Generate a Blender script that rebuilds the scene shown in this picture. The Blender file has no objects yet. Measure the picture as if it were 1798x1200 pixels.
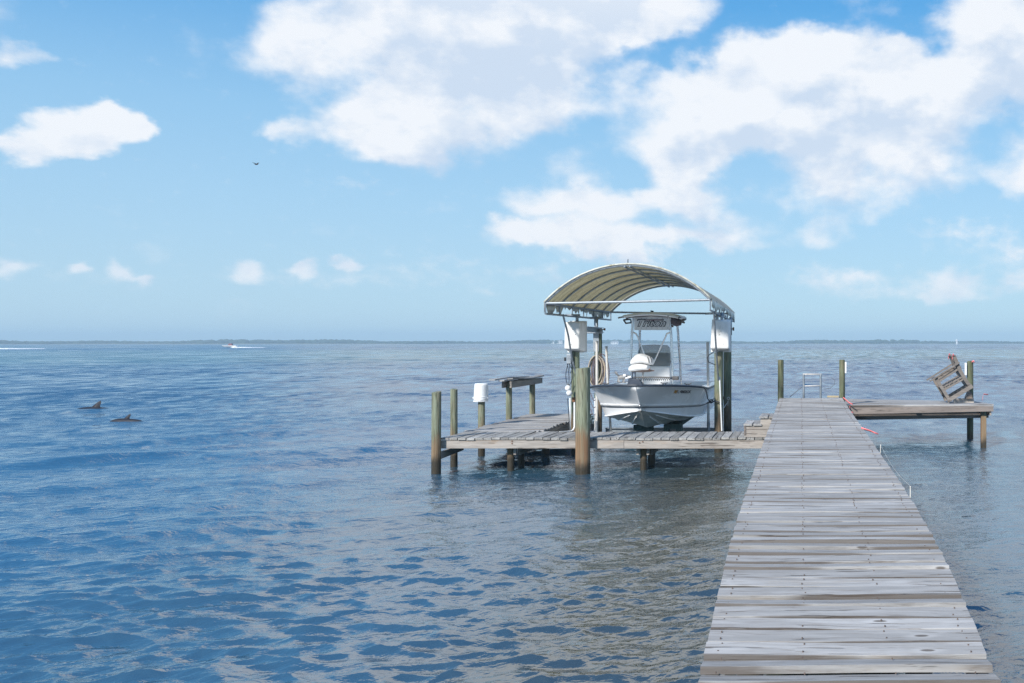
import bpy, math, random
import numpy as np
from mathutils import Vector, Matrix, Quaternion
R = math.radians
SC = bpy.context.scene
COL = SC.collection
random.seed(7)

# ------------------------------------------------------------ camera
F, CX, HY, EYE = 1748.0, 1406.0, 602.0, 2.2      # focal length in photo pixels, vanishing point, horizon, eye height
def at(px, py, Y):
    return Vector(((px - CX) * Y / F, Y, EYE - (py - HY) * Y / F))
cam_d = bpy.data.cameras.new("camera"); cam = bpy.data.objects.new("camera", cam_d); COL.objects.link(cam)
cam.location = (0, 0, EYE); cam.rotation_euler = (R(90), 0, 0)
cam_d.sensor_width = 36; cam_d.lens = 36 * F / 1798
cam_d.shift_x = -(CX - 899) / 1798; cam_d.shift_y = (HY - 600) / 1798
cam_d.clip_start = .1; cam_d.clip_end = 20000
SC.camera = cam

# ------------------------------------------------------------ node helpers
def nt_new(nt):
    class N: pass
    n = N(); n.nt = nt
    def node(t, **k):
        x = nt.nodes.new(t)
        for a, b in k.items():
            setattr(x, a, b)
        return x
    def setin(x, i, v):
        if isinstance(v, bpy.types.NodeSocket): nt.links.new(v, x.inputs[i])
        elif v is not None: x.inputs[i].default_value = v
    def math_(op, a, b=None, c=None, clamp=False):
        x = node('ShaderNodeMath', operation=op, use_clamp=clamp)
        setin(x, 0, a); setin(x, 1, b); setin(x, 2, c); return x.outputs[0]
    def vec(op, a, b=None, s=None):
        x = node('ShaderNodeVectorMath', operation=op)
        setin(x, 0, a); setin(x, 1, b)
        if s is not None: setin(x, 'Scale', s)
        return x.outputs['Value'] if op in ('LENGTH', 'DOT_PRODUCT', 'DISTANCE') else x.outputs[0]
    def noise(v, scale, detail=4, rough=.55, dist=0.0, lac=2.0):
        x = node('ShaderNodeTexNoise'); setin(x, 'Vector', v); setin(x, 'Scale', scale); setin(x, 'Detail', detail)
        setin(x, 'Roughness', rough); setin(x, 'Distortion', dist); setin(x, 'Lacunarity', lac); return x.outputs['Fac']
    def noisec(v, scale, detail=2):
        x = node('ShaderNodeTexNoise'); setin(x, 'Vector', v); setin(x, 'Scale', scale); setin(x, 'Detail', detail); return x.outputs['Color']
    def mapr(v, a, b, c=0.0, d=1.0, smooth=True):
        x = node('ShaderNodeMapRange', interpolation_type='SMOOTHSTEP' if smooth else 'LINEAR')
        setin(x, 0, v); setin(x, 1, a); setin(x, 2, b); setin(x, 3, c); setin(x, 4, d); return x.outputs[0]
    def mix(f, a, b, mode='MIX'):
        x = node('ShaderNodeMix', data_type='RGBA', blend_type=mode)
        setin(x, 0, f)
        for i, v in ((6, a), (7, b)):
            if isinstance(v, (tuple, list)) and len(v) == 3: v = (*v, 1)
            setin(x, i, v)
        return x.outputs[2]
    def comb(x_, y_, z_):
        x = node('ShaderNodeCombineXYZ'); setin(x, 0, x_); setin(x, 1, y_); setin(x, 2, z_); return x.outputs[0]
    def sep(v):
        x = node('ShaderNodeSeparateXYZ'); setin(x, 0, v); return x.outputs
    def mapping(v, scale=(1, 1, 1), rot=(0, 0, 0), loc=(0, 0, 0)):
        x = node('ShaderNodeMapping'); setin(x, 0, v); setin(x, 'Scale', scale); setin(x, 'Rotation', rot); setin(x, 'Location', loc); return x.outputs[0]
    def bump(h, dist=.01, strength=1.0, normal=None):
        x = node('ShaderNodeBump'); setin(x, 'Height', h); setin(x, 'Distance', dist); setin(x, 'Strength', strength)
        if normal is not None: setin(x, 'Normal', normal)
        return x.outputs[0]
    n.node, n.setin, n.math, n.vec, n.noise, n.noisec, n.mapr, n.mix, n.comb, n.sep, n.mapping, n.bump = node, setin, math_, vec, noise, noisec, mapr, mix, comb, sep, mapping, bump
    return n

# ------------------------------------------------------------ sky, clouds, sun
SUN_AZ, SUN_EL = R(209), R(33)        # azimuth measured from +Y clockwise: behind the camera, to the left
SKY_STRENGTH = 0.085
world = bpy.data.worlds.new("World"); SC.world = world; world.use_nodes = True
W = nt_new(world.node_tree)
bg = world.node_tree.nodes['Background']
sky = W.node('ShaderNodeTexSky', sky_type='NISHITA', sun_disc=False, sun_elevation=SUN_EL, sun_rotation=SUN_AZ,
             altitude=0, air_density=1.0, dust_density=0.6, ozone_density=2.5)
tc = W.node('ShaderNodeTexCoord')
D = tc.outputs['Generated']
sx = W.sep(D)
az = W.math('ARCTAN2', sx[0], sx[1])
el = W.math('ARCSINE', sx[2])
P0 = W.comb(az, el, 0.0)
# wispy warp of the cloud outlines
w1 = W.vec('SCALE', W.vec('SUBTRACT', W.noisec(W.mapping(P0, (1, 1.5, 1)), 9, 6), (.5, .5, .5)), s=.11)
w2 = W.vec('SCALE', W.vec('SUBTRACT', W.noisec(W.mapping(P0, (1, 1.4, 1)), 34, 5), (.5, .5, .5)), s=.028)
PW = W.vec('ADD', W.vec('ADD', P0, w1), w2)
PWs = W.vec('ADD', P0, W.vec('SCALE', w2, s=1.0))
clouds = [  # px, py, rx, ry, weight in the photograph's pixels
 (168,212,72,46,.95),(205,188,46,36,.85),(120,240,86,40,.85),(45,268,100,34,.85),(70,212,40,30,.35),(170,170,40,22,.4),(40,90,66,30,.55),
 (540,70,110,85,.62),(700,30,220,90,.8),(900,40,240,130,1),(1120,10,120,50,.8),(640,225,150,62,.95),
 (770,170,190,95,.95),(900,130,150,90,.8),(490,225,55,34,.6),(850,-70,430,120,1),(880,-260,520,170,1),
 (1240,150,130,75,.8),(1350,150,170,90,1),(1490,150,160,90,1),(1600,140,110,70,.85),(1390,245,270,72,1),(1210,270,90,45,.7),
 (1680,190,110,120,.5),(1745,50,120,120,1),(1810,110,90,130,.9),(1800,280,75,60,.8),(1600,-210,330,120,1),(1980,40,200,170,1),
 (1040,365,190,52,.85),(1100,435,280,32,.8),(930,425,80,30,.7),(1185,335,80,50,.75),(1280,400,110,50,.5),
 (1460,335,140,50,.62),(1455,405,65,36,.5),(1090,180,70,100,.30),(1000,285,100,60,.30),
 (1600,300,150,50,.4),(760,-480,480,260,.9),(1350,-560,520,300,.9),(1900,-400,400,250,.7)]
small = [(1480,490,120,26,.62),(1670,500,80,32,.75),(1600,517,180,15,.45),(1790,450,80,36,.5),(1700,410,110,36,.36),(1790,498,40,22,.7),
 (20,475,62,20,.7),(130,468,32,15,.95),(209,474,29,20,.8),(246,488,22,11,.8),(435,474,44,26,.9),(530,474,30,14,.85),
 (607,466,36,11,.85),(850,515,40,14,.4),(560,488,190,16,.22),(760,475,220,40,.24),(620,325,90,22,.22),(960,480,60,24,.3),
 (200,490,200,18,.2),(1150,490,160,24,.22)]
def blob_sum(P, lst):
    acc = None
    for (px, py, rx, ry, w) in lst:
        w *= .88
        u, v = (px - CX) / F, (HY - py) / F
        a = math.atan(u); e = math.atan(v * math.cos(a))
        ra = rx / F * math.cos(a) ** 2 * 1.18; re = ry / F * math.cos(a) * 1.18
        q = W.vec('MULTIPLY', W.vec('SUBTRACT', P, (a, e, 0)), (1 / ra, 1 / re, 0))
        g = W.mapr(W.vec('LENGTH', q), 0, 1.15, w, 0)
        acc = g if acc is None else W.math('ADD', acc, W.math('MULTIPLY', g, W.math('SUBTRACT', 1.0, W.math('MULTIPLY', acc, .55))))
    return acc
big = blob_sum(PW, clouds)
bigS = blob_sum(W.vec('ADD', PW, (-.012, .040, 0)), clouds)
sm = blob_sum(PWs, small)
# the rest of the sky, outside the part in view: the same broken cumulus from a cloud layer
layer = W.vec('DIVIDE', D, W.comb(*[W.math('ADD', W.math('ABSOLUTE', sx[2]), .12)] * 3))
lay = W.mapr(W.noise(layer, .75, 6, .55), .50, .68, 0, .95)
inview = W.math('MULTIPLY', W.mapr(el, R(27), R(17)), W.math('MULTIPLY', W.mapr(az, R(-52), R(-41)), W.mapr(az, R(26), R(16))))
lay = W.math('MULTIPLY', lay, W.math('SUBTRACT', 1.0, inview))
# leave the high sky to the left as open as it is at the left edge of the photograph
openl = W.math('MULTIPLY', W.mapr(az, R(-8), R(-24)), W.mapr(az, R(-95), R(-60)))
lay = W.math('MULTIPLY', lay, W.math('SUBTRACT', 1.0, W.math('MULTIPLY', openl, .8)))
fb = W.noise(W.mapping(P0, (1, 1.45, 1)), 12, 12, .56)
fb2 = W.noise(W.mapping(P0, (1, 1.6, 1), loc=(3, 1, 0)), 60, 9, .62)
dens = W.math('ADD', W.math('MAXIMUM', big, lay), W.math('MULTIPLY', W.math('SUBTRACT', fb, .5), 1.35))
alpha = W.mapr(dens, .10, .66)
dens2 = W.math('ADD', sm, W.math('MULTIPLY', W.math('SUBTRACT', fb2, .5), .9))
alpha2 = W.mapr(dens2, .05, .78)
alphaM = W.math('MAXIMUM', alpha, alpha2)
# relief inside the clouds: compare the density with a sample higher up
fbs = W.noise(W.mapping(W.vec('ADD', P0, (-.010, .026, 0)), (1, 1.45, 1)), 12, 12, .56)
rel = W.math('SUBTRACT', fb, fbs)
above = W.math('ADD', W.math('MAXIMUM', bigS, lay), W.math('MULTIPLY', W.math('SUBTRACT', fbs, .5), 1.6))
shade = W.math('ADD', W.mapr(above, .30, 1.40, 1.0, 0.0), W.math('MULTIPLY', rel, 3.2), clamp=True)
shade = W.math('MAXIMUM', shade, W.mapr(el, R(15), R(23), 0, .85))  # floor added high up: keeps clouds bright so the water reflects whiter
ccol = W.mix(shade, (.52, .61, .735), (.755, .78, .82))
skyc = W.vec('SCALE', sky.outputs[0], s=SKY_STRENGTH)
# sky colour: the Nishita sky drawn most of the way to the humid coastal blue of the photograph
ramp = W.node('ShaderNodeValToRGB'); W.nt.links.new(W.mapr(el, 0, R(60), 0, 1, smooth=False), ramp.inputs[0])
cr_ = ramp.color_ramp; stops = ((0, (.46, .625, .77)), (.06, (.405, .58, .745)), (.13, (.345, .550, .755)), (.20, (.27, .50, .745)), (.31, (.088, .335, .68)), (.55, (.060, .255, .60)), (1, (.045, .19, .48)))
while len(cr_.elements) < len(stops): cr_.elements.new(.5)
for e_, (p_, c_) in zip(cr_.elements, stops): e_.position = p_; e_.color = (*c_, 1)
skyc2 = W.mix(.82, W.vec('MULTIPLY', skyc, (.8, 1.2, 1.25)), ramp.outputs[0])
# clouds lose contrast towards the horizon
cf = W.mapr(el, R(0.3), R(5), .4, .97)
final = W.mix(W.math('MULTIPLY', alphaM, cf), skyc2, ccol)
down = W.mapr(sx[2], -.02, -.001, 1, 0)
final = W.mix(down, final, (.15, .25, .33))
W.nt.links.new(final, bg.inputs[0]); bg.inputs[1].default_value = 1.0

sun_d = bpy.data.lights.new("sun", 'SUN'); sun = bpy.data.objects.new("sun", sun_d); COL.objects.link(sun)
sun_d.energy = 4.6; sun_d.angle = R(5); sun_d.color = (1, .95, .88)
sv = Vector((math.sin(SUN_AZ) * math.cos(SUN_EL), math.cos(SUN_AZ) * math.cos(SUN_EL), math.sin(SUN_EL)))
sun.rotation_euler = sv.to_track_quat('Z', 'Y').to_euler(); sun.location = (-30, -30, 40)
SC.view_settings.view_transform = 'Standard'; SC.view_settings.look = 'None'
SC.view_settings.exposure = 0.3; SC.view_settings.gamma = 1.0; SC.view_settings.use_curve_mapping = False
SC.cycles.use_denoising = True; SC.cycles.denoising_prefilter = 'NONE'
SC.cycles.sample_clamp_direct = 6; SC.cycles.sample_clamp_indirect = 3
SC.cycles.max_bounces = 6; SC.cycles.diffuse_bounces = 3; SC.cycles.glossy_bounces = 4
SC.cycles.transparent_max_bounces = 8; SC.cycles.volume_bounces = 0
SC.cycles.caustics_reflective = False; SC.cycles.caustics_refractive = False

# ------------------------------------------------------------ materials
def material(name, fn):
    m = bpy.data.materials.new(name); m.use_nodes = True
    n = nt_new(m.node_tree); b = m.node_tree.nodes['Principled BSDF']
    fn(n, b); return m
def setb(n, b, **k):
    names = dict(col='Base Color', rough='Roughness', metal='Metallic', normal='Normal', ior='IOR', spec='Specular IOR Level',
                 trans='Transmission Weight', alpha='Alpha', coat='Coat Weight', sub='Subsurface Weight')
    for a, v in k.items():
        if a == 'col' and isinstance(v, (tuple, list)): v = (*v[:3], 1)
        n.setin(b, names[a], v)
def coords(n, axis=0, rnd=True):
    t = n.node('ShaderNodeTexCoord').outputs['Object']
    if rnd:
        r = n.node('ShaderNodeObjectInfo').outputs['Random']
        t = n.vec('ADD', t, n.comb(n.math('MULTIPLY', r, 37.0), n.math('MULTIPLY', r, 91.0), n.math('MULTIPLY', r, 53.0)))
    return t
def wood(name, light, dark, tan, axis=0, knots=True, var=.16, contrast=1.0, edge=0):
    def fn(n, b):
        t = coords(n)
        sc = [14, 14, 14]; sc[axis] = 1.5
        sf = [75, 75, 75]; sf[axis] = 3.4
        wob = n.vec('SCALE', n.vec('SUBTRACT', n.noisec(t, 3.0, 2), (.5, .5, .5)), s=.035)
        tw = n.vec('ADD', t, wob)
        g1 = n.noise(n.mapping(tw, sc), 1, 5, .6)
        g2 = n.noise(n.mapping(tw, sf), 1, 5, .65)
        c = n.mix(n.mapr(g1, .32, .62), tuple(light), tuple(x * .74 for x in light))
        c = n.mix(n.mapr(g2, .50, .74, 0, .75 * contrast), c, tuple(dark))
        sb = [8, 8, 8]; sb[axis] = 1.3
        c = n.mix(n.mapr(n.noise(n.mapping(t, sb, loc=(5, 5, 5)), 1, 4, .6), .56, .72, 0, .5), c, tuple(tan))
        h = n.math('MULTIPLY', g2, -.6)
        if knots:
            sk = [10, 10, 10]; sk[axis] = 3.4
            vo = n.node('ShaderNodeTexVoronoi'); n.setin(vo, 'Vector', n.mapping(tw, sk)); n.setin(vo, 'Scale', .55)
            ring = n.mapr(vo.outputs['Distance'], .05, .085, 1, 0)
            halo = n.mapr(vo.outputs['Distance'], .08, .22, .35, 0)
            c = n.mix(halo, c, tuple(min(1, x * 1.25) for x in light))
            c = n.mix(n.math('MULTIPLY', ring, .8), c, tuple(x * .55 for x in dark))
        # long cracks and stain streaks
        s2 = [46, 46, 46]; s2[axis] = 1.3
        cr = n.noise(n.mapping(tw, s2, loc=(2, 9, 4)), 1, 2, .5)
        crk = n.mapr(cr, .64, .69, 0, 1)
        c = n.mix(n.math('MULTIPLY', crk, .75), c, tuple(x * .45 for x in dark))
        r = n.node('ShaderNodeObjectInfo').outputs['Random']
        r2 = n.math('FRACT', n.math('MULTIPLY', r, 7.31))
        c = n.mix(1.0, c, n.comb(*[n.mapr(r2, 0, 1, 1 - var, 1 + var * .7, False)] * 3), 'MULTIPLY')
        h = n.math('SUBTRACT', h, n.math('MULTIPLY', crk, 1.2))
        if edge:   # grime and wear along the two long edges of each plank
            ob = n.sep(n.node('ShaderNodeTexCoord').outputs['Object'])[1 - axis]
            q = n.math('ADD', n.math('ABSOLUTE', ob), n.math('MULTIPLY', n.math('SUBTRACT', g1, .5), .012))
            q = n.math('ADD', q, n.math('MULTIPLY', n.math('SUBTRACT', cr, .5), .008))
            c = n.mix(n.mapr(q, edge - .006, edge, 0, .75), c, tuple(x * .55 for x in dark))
        setb(n, b, col=c, rough=.82, spec=.25, normal=n.bump(h, .004, .9))
    return material(name, fn)
M = {}
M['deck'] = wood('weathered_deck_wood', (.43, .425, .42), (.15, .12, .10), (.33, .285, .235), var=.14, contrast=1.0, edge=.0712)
M['deck_edge'] = wood('weathered_beam_wood', (.50, .46, .42), (.20, .15, .12), (.42, .30, .20), knots=True)
M['beam_dark'] = wood('dark_beam_wood', (.25, .215, .195), (.10, .08, .065), (.26, .20, .15), knots=False)
M['beam_y'] = wood('weathered_beam_wood_lengthwise', (.34, .31, .28), (.14, .11, .09), (.28, .21, .15), axis=1, knots=False)
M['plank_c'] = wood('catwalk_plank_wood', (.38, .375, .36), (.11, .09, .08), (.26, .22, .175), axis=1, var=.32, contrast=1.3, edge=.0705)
M['plank_y'] = wood('weathered_catwalk_wood', (.40, .40, .40), (.12, .10, .09), (.28, .24, .20), axis=1, var=.3, contrast=1.25)
M['chair'] = wood('silvered_chair_wood', (.25, .225, .205), (.12, .095, .08), (.30, .24, .19), knots=False)
M['new_board'] = wood('pale_yellow_board', (.60, .50, .33), (.35, .25, .15), (.5, .4, .25), knots=False)

def pile_mat(name, green, brown_top, wet, brown=(.20, .115, .06), reach=.5):
    def fn(n, b):
        t = coords(n)
        z = n.sep(n.node('ShaderNodeNewGeometry').outputs['Position'])[2]
        g = n.noise(n.mapping(t, (26, 26, 1.5)), 1, 6, .65, .4)
        g2 = n.noise(n.mapping(t, (70, 70, 3)), 1, 4, .6)
        blot = n.noise(n.mapping(t, (6, 6, 1.6)), 1, 4, .6)
        c = n.mix(n.mapr(g, .35, .62), tuple(green), (green[0] * .62, green[1] * .60, green[2] * .52))
        c = n.mix(n.mapr(blot, .48, .68, 0, .7), c, (.27, .235, .16))
        c = n.mix(n.mapr(g2, .50, .66, 0, .85), c, (.075, .07, .05))
        ck = n.noise(n.mapping(t, (34, 34, .55), loc=(4, 4, 4)), 1, 2, .5, .3)
        crack = n.mapr(ck, .63, .67)
        c = n.mix(n.math('MULTIPLY', crack, .8), c, (.045, .04, .03))
        zz = n.math('ADD', z, n.math('MULTIPLY', n.math('SUBTRACT', n.noise(n.mapping(t, (11, 11, 1)), 1, 4, .6), .5), .9))
        bm = n.mapr(zz, brown_top, brown_top - .35)
        bc = n.mix(n.mapr(g, .42, .6), tuple(brown), (.25, .175, .11))
        c = n.mix(n.math('MULTIPLY', bm, .82), c, bc)
        wm = n.mapr(n.math('ADD', z, n.math('MULTIPLY', n.math('SUBTRACT', blot, .5), .3)), wet + .1, wet - .1)
        c = n.mix(n.math('MULTIPLY', wm, .93), c, (.035, .032, .024))
        setb(n, b, col=c, rough=n.mapr(wm, 0, 1, .85, .35, False), spec=.3, normal=n.bump(n.math('SUBTRACT', n.math('ADD', n.math('MULTIPLY', g, .6), n.math('MULTIPLY', g2, -.5)), crack), .012, .9))
    return material(name, fn)
M['pile'] = pile_mat('treated_pile_green', (.26, .29, .215), .72, .20)
M['pile_big'] = pile_mat('treated_pile_rust', (.30, .335, .25), .86, .12, brown=(.25, .12, .055))
M['pile_lift'] = pile_mat('treated_pile_lift', (.215, .26, .19), .95, .30, brown=(.13, .085, .06))
M['pile_new'] = pile_mat('treated_pile_olive', (.155, .18, .115), .2, .1)
M['pile_under'] = pile_mat('pile_under_deck', (.19, .195, .13), .5, .22)

def simple(name, col, rough=.5, metal=0, noise_amt=.12, scale=8, spec=.5, dirt=None, dirt_amt=0.0, bumpd=0.0):
    def fn(n, b):
        t = coords(n)
        nz = n.noise(t, scale, 5, .6)
        c = n.mix(n.mapr(nz, .3, .7, 0, 1), tuple(x * (1 - noise_amt) for x in col), tuple(min(1, x * (1 + noise_amt * .5)) for x in col))
        if dirt:
            c = n.mix(n.mapr(n.noise(n.mapping(t, (1, 1, .35)), scale * .6, 6, .65), .54, .70, 0, dirt_amt), c, tuple(dirt))
        k = dict(col=c, rough=n.mapr(nz, .3, .7, max(0, rough - .07), rough + .07), metal=metal, spec=spec)
        if bumpd: k['normal'] = n.bump(nz, bumpd, .6)
        setb(n, b, **k)
    return material(name, fn)
M['gelcoat'] = simple('white_gelcoat', (.88, .89, .90), .22, noise_amt=.04, scale=2, dirt=(.5, .5, .46), dirt_amt=.25)
M['hullbottom'] = simple('hull_bottom_grey', (.56, .54, .48), .4, noise_amt=.2, scale=4, dirt=(.20, .18, .12), dirt_amt=.6)
M['white_plastic'] = simple('white_plastic', (.80, .81, .82), .45, noise_amt=.05, scale=4, dirt=(.5, .5, .45), dirt_amt=.25)
M['box_plastic'] = simple('aged_white_fibreglass', (.78, .78, .77), .5, noise_amt=.08, scale=5, dirt=(.30, .29, .22), dirt_amt=.45)
M['pvc'] = simple('grey_white_pvc', (.62, .60, .57), .5, noise_amt=.1, scale=10, dirt=(.35, .33, .28), dirt_amt=.4)
M['galv'] = simple('galvanised_steel', (.30, .34, .38), .5, metal=.55, noise_amt=.25, scale=12)
M['alu'] = simple('polished_aluminium', (.72, .73, .75), .28, metal=.85, noise_amt=.08, scale=8)
M['black'] = simple('black_rubber', (.025, .03, .04), .5, noise_amt=.3)
M['navy'] = simple('dark_blue_plastic', (.03, .042, .065), .45, noise_amt=.3)
M['grey'] = simple('grey_plastic', (.25, .25, .25), .5, noise_amt=.2)
M['darkgrey'] = simple('dark_grey_plastic', (.09, .085, .085), .5, noise_amt=.2)
M['vinyl'] = simple('white_vinyl', (.80, .80, .80), .5, noise_amt=.05, dirt=(.6, .58, .52), dirt_amt=.3)
M['brown'] = simple('brown_seat_pan', (.17, .12, .10), .6, noise_amt=.2)
M['hose'] = simple('tan_hose', (.42, .36, .28), .6, noise_amt=.15)
M['rope'] = simple('dark_rope', (.12, .09, .10), .8, noise_amt=.3, scale=60)
M['rope_w'] = simple('pale_rope', (.62, .60, .55), .8, noise_amt=.15, scale=60)
M['pink'] = simple('pink_tape', (.85, .22, .23), .6, noise_amt=.1)
M['sign'] = simple('white_sign_plate', (.72, .72, .73), .5, noise_amt=.05)
M['bunkgreen'] = simple('teal_bunk_carpet', (.06, .10, .095), .9, noise_amt=.4, scale=20)
M['orange'] = simple('orange_decal', (.62, .30, .03), .5, noise_amt=.1)
M['red'] = simple('dark_red_decal', (.16, .02, .03), .5, noise_amt=.1)
M['rust'] = simple('rusty_metal', (.20, .09, .045), .8, noise_amt=.4, scale=20)
M['nail'] = simple('rusty_nail', (.14, .105, .09), .8, noise_amt=.3)
M['dolphin'] = simple('wet_dolphin_skin', (.018, .019, .028), .6, spec=.3, noise_amt=.15, scale=6)
M['bird'] = simple('dark_feathers', (.03, .03, .035), .8)
M['weed'] = simple('dark_green_weed', (.03, .045, .02), .9, noise_amt=.4)
M['foam'] = simple('white_foam', (.85, .87, .9), .9, noise_amt=.05)
M['farwhite'] = simple('white_house_paint', (.8, .8, .8), .7)
M['farroof'] = simple('grey_roof', (.3, .3, .3), .8)
M['farglass'] = simple('dark_window_glass', (.05, .06, .07), .2)
M['trees'] = simple('shore_foliage', (.03, .055, .035), .95, noise_amt=.5, scale=.08)
M['land'] = simple('shore_sand', (.22, .22, .17), .95, noise_amt=.3, scale=.02)
def fn(n, b):
    setb(n, b, col=(.36, .39, .39), rough=.12, alpha=.5, spec=.5)
M['windshield'] = material('smoked_windshield', fn)
def fn(n, b):
    t = coords(n, rnd=False)
    g = n.noise(n.mapping(t, (2.2, 9, 9)), 1.4, 8, .7)
    g2 = n.noise(t, 38, 5, .7)
    c = n.mix(n.mapr(g, .36, .66), (.42, .385, .27), (.17, .14, .075))
    c = n.mix(n.mapr(g2, .52, .68, 0, .7), c, (.10, .085, .045))
    d = n.node('ShaderNodeBsdfDiffuse'); n.setin(d, 0, c)
    tr = n.node('ShaderNodeBsdfTranslucent'); n.setin(tr, 0, c)
    geo = n.node('ShaderNodeNewGeometry')
    top = n.node('ShaderNodeBsdfDiffuse'); n.setin(top, 0, (.72, .72, .68, 1))
    mx = n.node('ShaderNodeMixShader'); n.setin(mx, 0, .42)
    n.nt.links.new(d.outputs[0], mx.inputs[1]); n.nt.links.new(tr.outputs[0], mx.inputs[2])
    up = n.mapr(n.sep(geo.outputs['True Normal'])[2], -.05, .05, 0, 1)
    # outer face is bleached vinyl, inner face is mildewed: chosen by which side of the sheet it is
    mo = n.node('ShaderNodeMixShader'); n.setin(mo, 0, geo.outputs['Backfacing'])
    n.nt.links.new(top.outputs[0], mo.inputs[1]); n.nt.links.new(mx.outputs[0], mo.inputs[2])
    out = n.nt.nodes['Material Output']; n.nt.links.new(mo.outputs[0], out.inputs[0])
M['canopy_in'] = None
def canopy_in(n, b):
    t = coords(n, rnd=False)
    g = n.noise(n.mapping(t, (1.2, 5, 2)), 1.6, 8, .7)
    g2 = n.noise(t, 34, 5, .7)
    c = n.mix(n.mapr(g, .36, .64), (.86, .78, .55), (.58, .50, .31))
    c = n.mix(n.mapr(g2, .50, .66, 0, .6), c, (.22, .18, .10))
    setb(n, b, col=c, rough=.8, spec=.2)
M['canopy_in'] = material('mildewed_canopy_lining', canopy_in)
M['canopy_out'] = simple('bleached_canopy_vinyl', (.66, .66, .61), .6, noise_amt=.1, scale=3, dirt=(.35, .33, .22), dirt_amt=.6)
M['valance'] = simple('torn_clear_vinyl', (.55, .55, .48), .4, noise_amt=.2, scale=9, dirt=(.25, .22, .12), dirt_amt=.8)

def let_light_through(m, amount):      # cloth that glows when the sun is on its other side
    nt = m.node_tree; b = nt.nodes['Principled BSDF']; out = nt.nodes['Material Output']
    tr = nt.nodes.new('ShaderNodeBsdfTranslucent'); mx = nt.nodes.new('ShaderNodeMixShader'); mx.inputs[0].default_value = amount
    nt.links.new(b.inputs['Base Color'].links[0].from_socket, tr.inputs[0])
    nt.links.new(b.outputs[0], mx.inputs[1]); nt.links.new(tr.outputs[0], mx.inputs[2]); nt.links.new(mx.outputs[0], out.inputs[0])
let_light_through(M['canopy_in'], .5); let_light_through(M['canopy_out'], .5)

# ------------------------------------------------------------ mesh helpers
class MB:
    def __init__(s): s.v = []; s.f = []
    def add(s, vs, fs):
        o = len(s.v); s.v += [tuple(v) for v in vs]; s.f += [tuple(i + o for i in f) for f in fs]; return s
    def box(s, a, b, taper=0):
        x0, y0, z0 = a; x1, y1, z1 = b
        vs = [(x0, y0, z0), (x1, y0, z0), (x1, y1, z0), (x0, y1, z0), (x0, y0, z1), (x1, y0, z1), (x1, y1, z1), (x0, y1, z1)]
        return s.add(vs, [(0, 3, 2, 1), (4, 5, 6, 7), (0, 1, 5, 4), (1, 2, 6, 5), (2, 3, 7, 6), (3, 0, 4, 7)])
    def hexa(s, vs):
        return s.add(vs, [(0, 3, 2, 1), (4, 5, 6, 7), (0, 1, 5, 4), (1, 2, 6, 5), (2, 3, 7, 6), (3, 0, 4, 7)])
    def bar(s, p0, p1, w, h, up=(0, 0, 1)):
        p0, p1 = Vector(p0), Vector(p1); d = (p1 - p0).normalized(); up = Vector(up)
        if abs(d.dot(up)) > .98: up = Vector((0, 1, 0))
        a = d.cross(up).normalized() * w / 2; c = a.cross(d).normalized() * h / 2
        return s.hexa([p0 - a - c, p0 + a - c, p1 + a - c, p1 - a - c, p0 - a + c, p0 + a + c, p1 + a + c, p1 - a + c])
    def tube(s, pts, r, n=8, cap=True):
        pts = [Vector(p) for p in pts]; m = len(pts); rs = r if isinstance(r, (list, tuple)) else [r] * m
        vs = []; last = None
        for i, p in enumerate(pts):
            d = (pts[min(i + 1, m - 1)] - pts[max(i - 1, 0)]).normalized()
            if last is None:
                u = Vector((0, 0, 1)) if abs(d.z) < .9 else Vector((1, 0, 0))
                a = d.cross(u).normalized()
            else:
                a = (last - d * last.dot(d)).normalized()
            last = a; b_ = d.cross(a)
            for k in range(n):
                t = 2 * math.pi * k / n; vs.append(p + (a * math.cos(t) + b_ * math.sin(t)) * rs[i])
        fs = [(i * n + k, i * n + (k + 1) % n, (i + 1) * n + (k + 1) % n, (i + 1) * n + k) for i in range(m - 1) for k in range(n)]
        if cap: fs += [tuple(reversed(range(n))), tuple(range((m - 1) * n, m * n))]
        return s.add(vs, fs)
    def grid(s, rows):
        n = len(rows[0]); vs = [p for r in rows for p in r]
        return s.add(vs, [(i * n + k, i * n + k + 1, (i + 1) * n + k + 1, (i + 1) * n + k) for i in range(len(rows) - 1) for k in range(n - 1)])
    def mesh(s, name, smooth=False):
        me = bpy.data.meshes.new(name); me.from_pydata([tuple(v) for v in s.v], [], s.f); me.update()
        if smooth: me.polygons.foreach_set('use_smooth', [True] * len(me.polygons))
        return me
    def build(s, name, m, parent=None, smooth=False, bevel=0, origin=None, solid=0):
        if origin is not None:
            o_ = Vector(origin); s.v = [tuple(Vector(v) - o_) for v in s.v]
        ob = bpy.data.objects.new(name, s.mesh(name, smooth)); COL.objects.link(ob)
        if origin is not None: ob.location = origin
        ob.data.materials.append(m)
        adopt(ob, parent)
        if solid:
            q = ob.modifiers.new('solid', 'SOLIDIFY'); q.thickness = solid; q.offset = 0
        if bevel:
            q = ob.modifiers.new('bevel', 'BEVEL'); q.width = bevel; q.segments = 2; q.limit_method = 'ANGLE'
        if smooth and len(ob.data.polygons) > 12:
            try:
                ob.data.set_sharp_from_angle(angle=R(40))
            except Exception: pass
        return ob
def adopt(ob, parent):
    if parent is not None:
        ob.parent = parent
        mp = Matrix.Translation(parent.location); 
        pp = parent
        while pp.parent is not None:
            pp = pp.parent
        if pp is parent:
            ob.matrix_parent_inverse = Matrix.Translation(parent.location).inverted()
        else:
            ob.matrix_parent_inverse = Matrix.Translation(parent.location).inverted()
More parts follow.
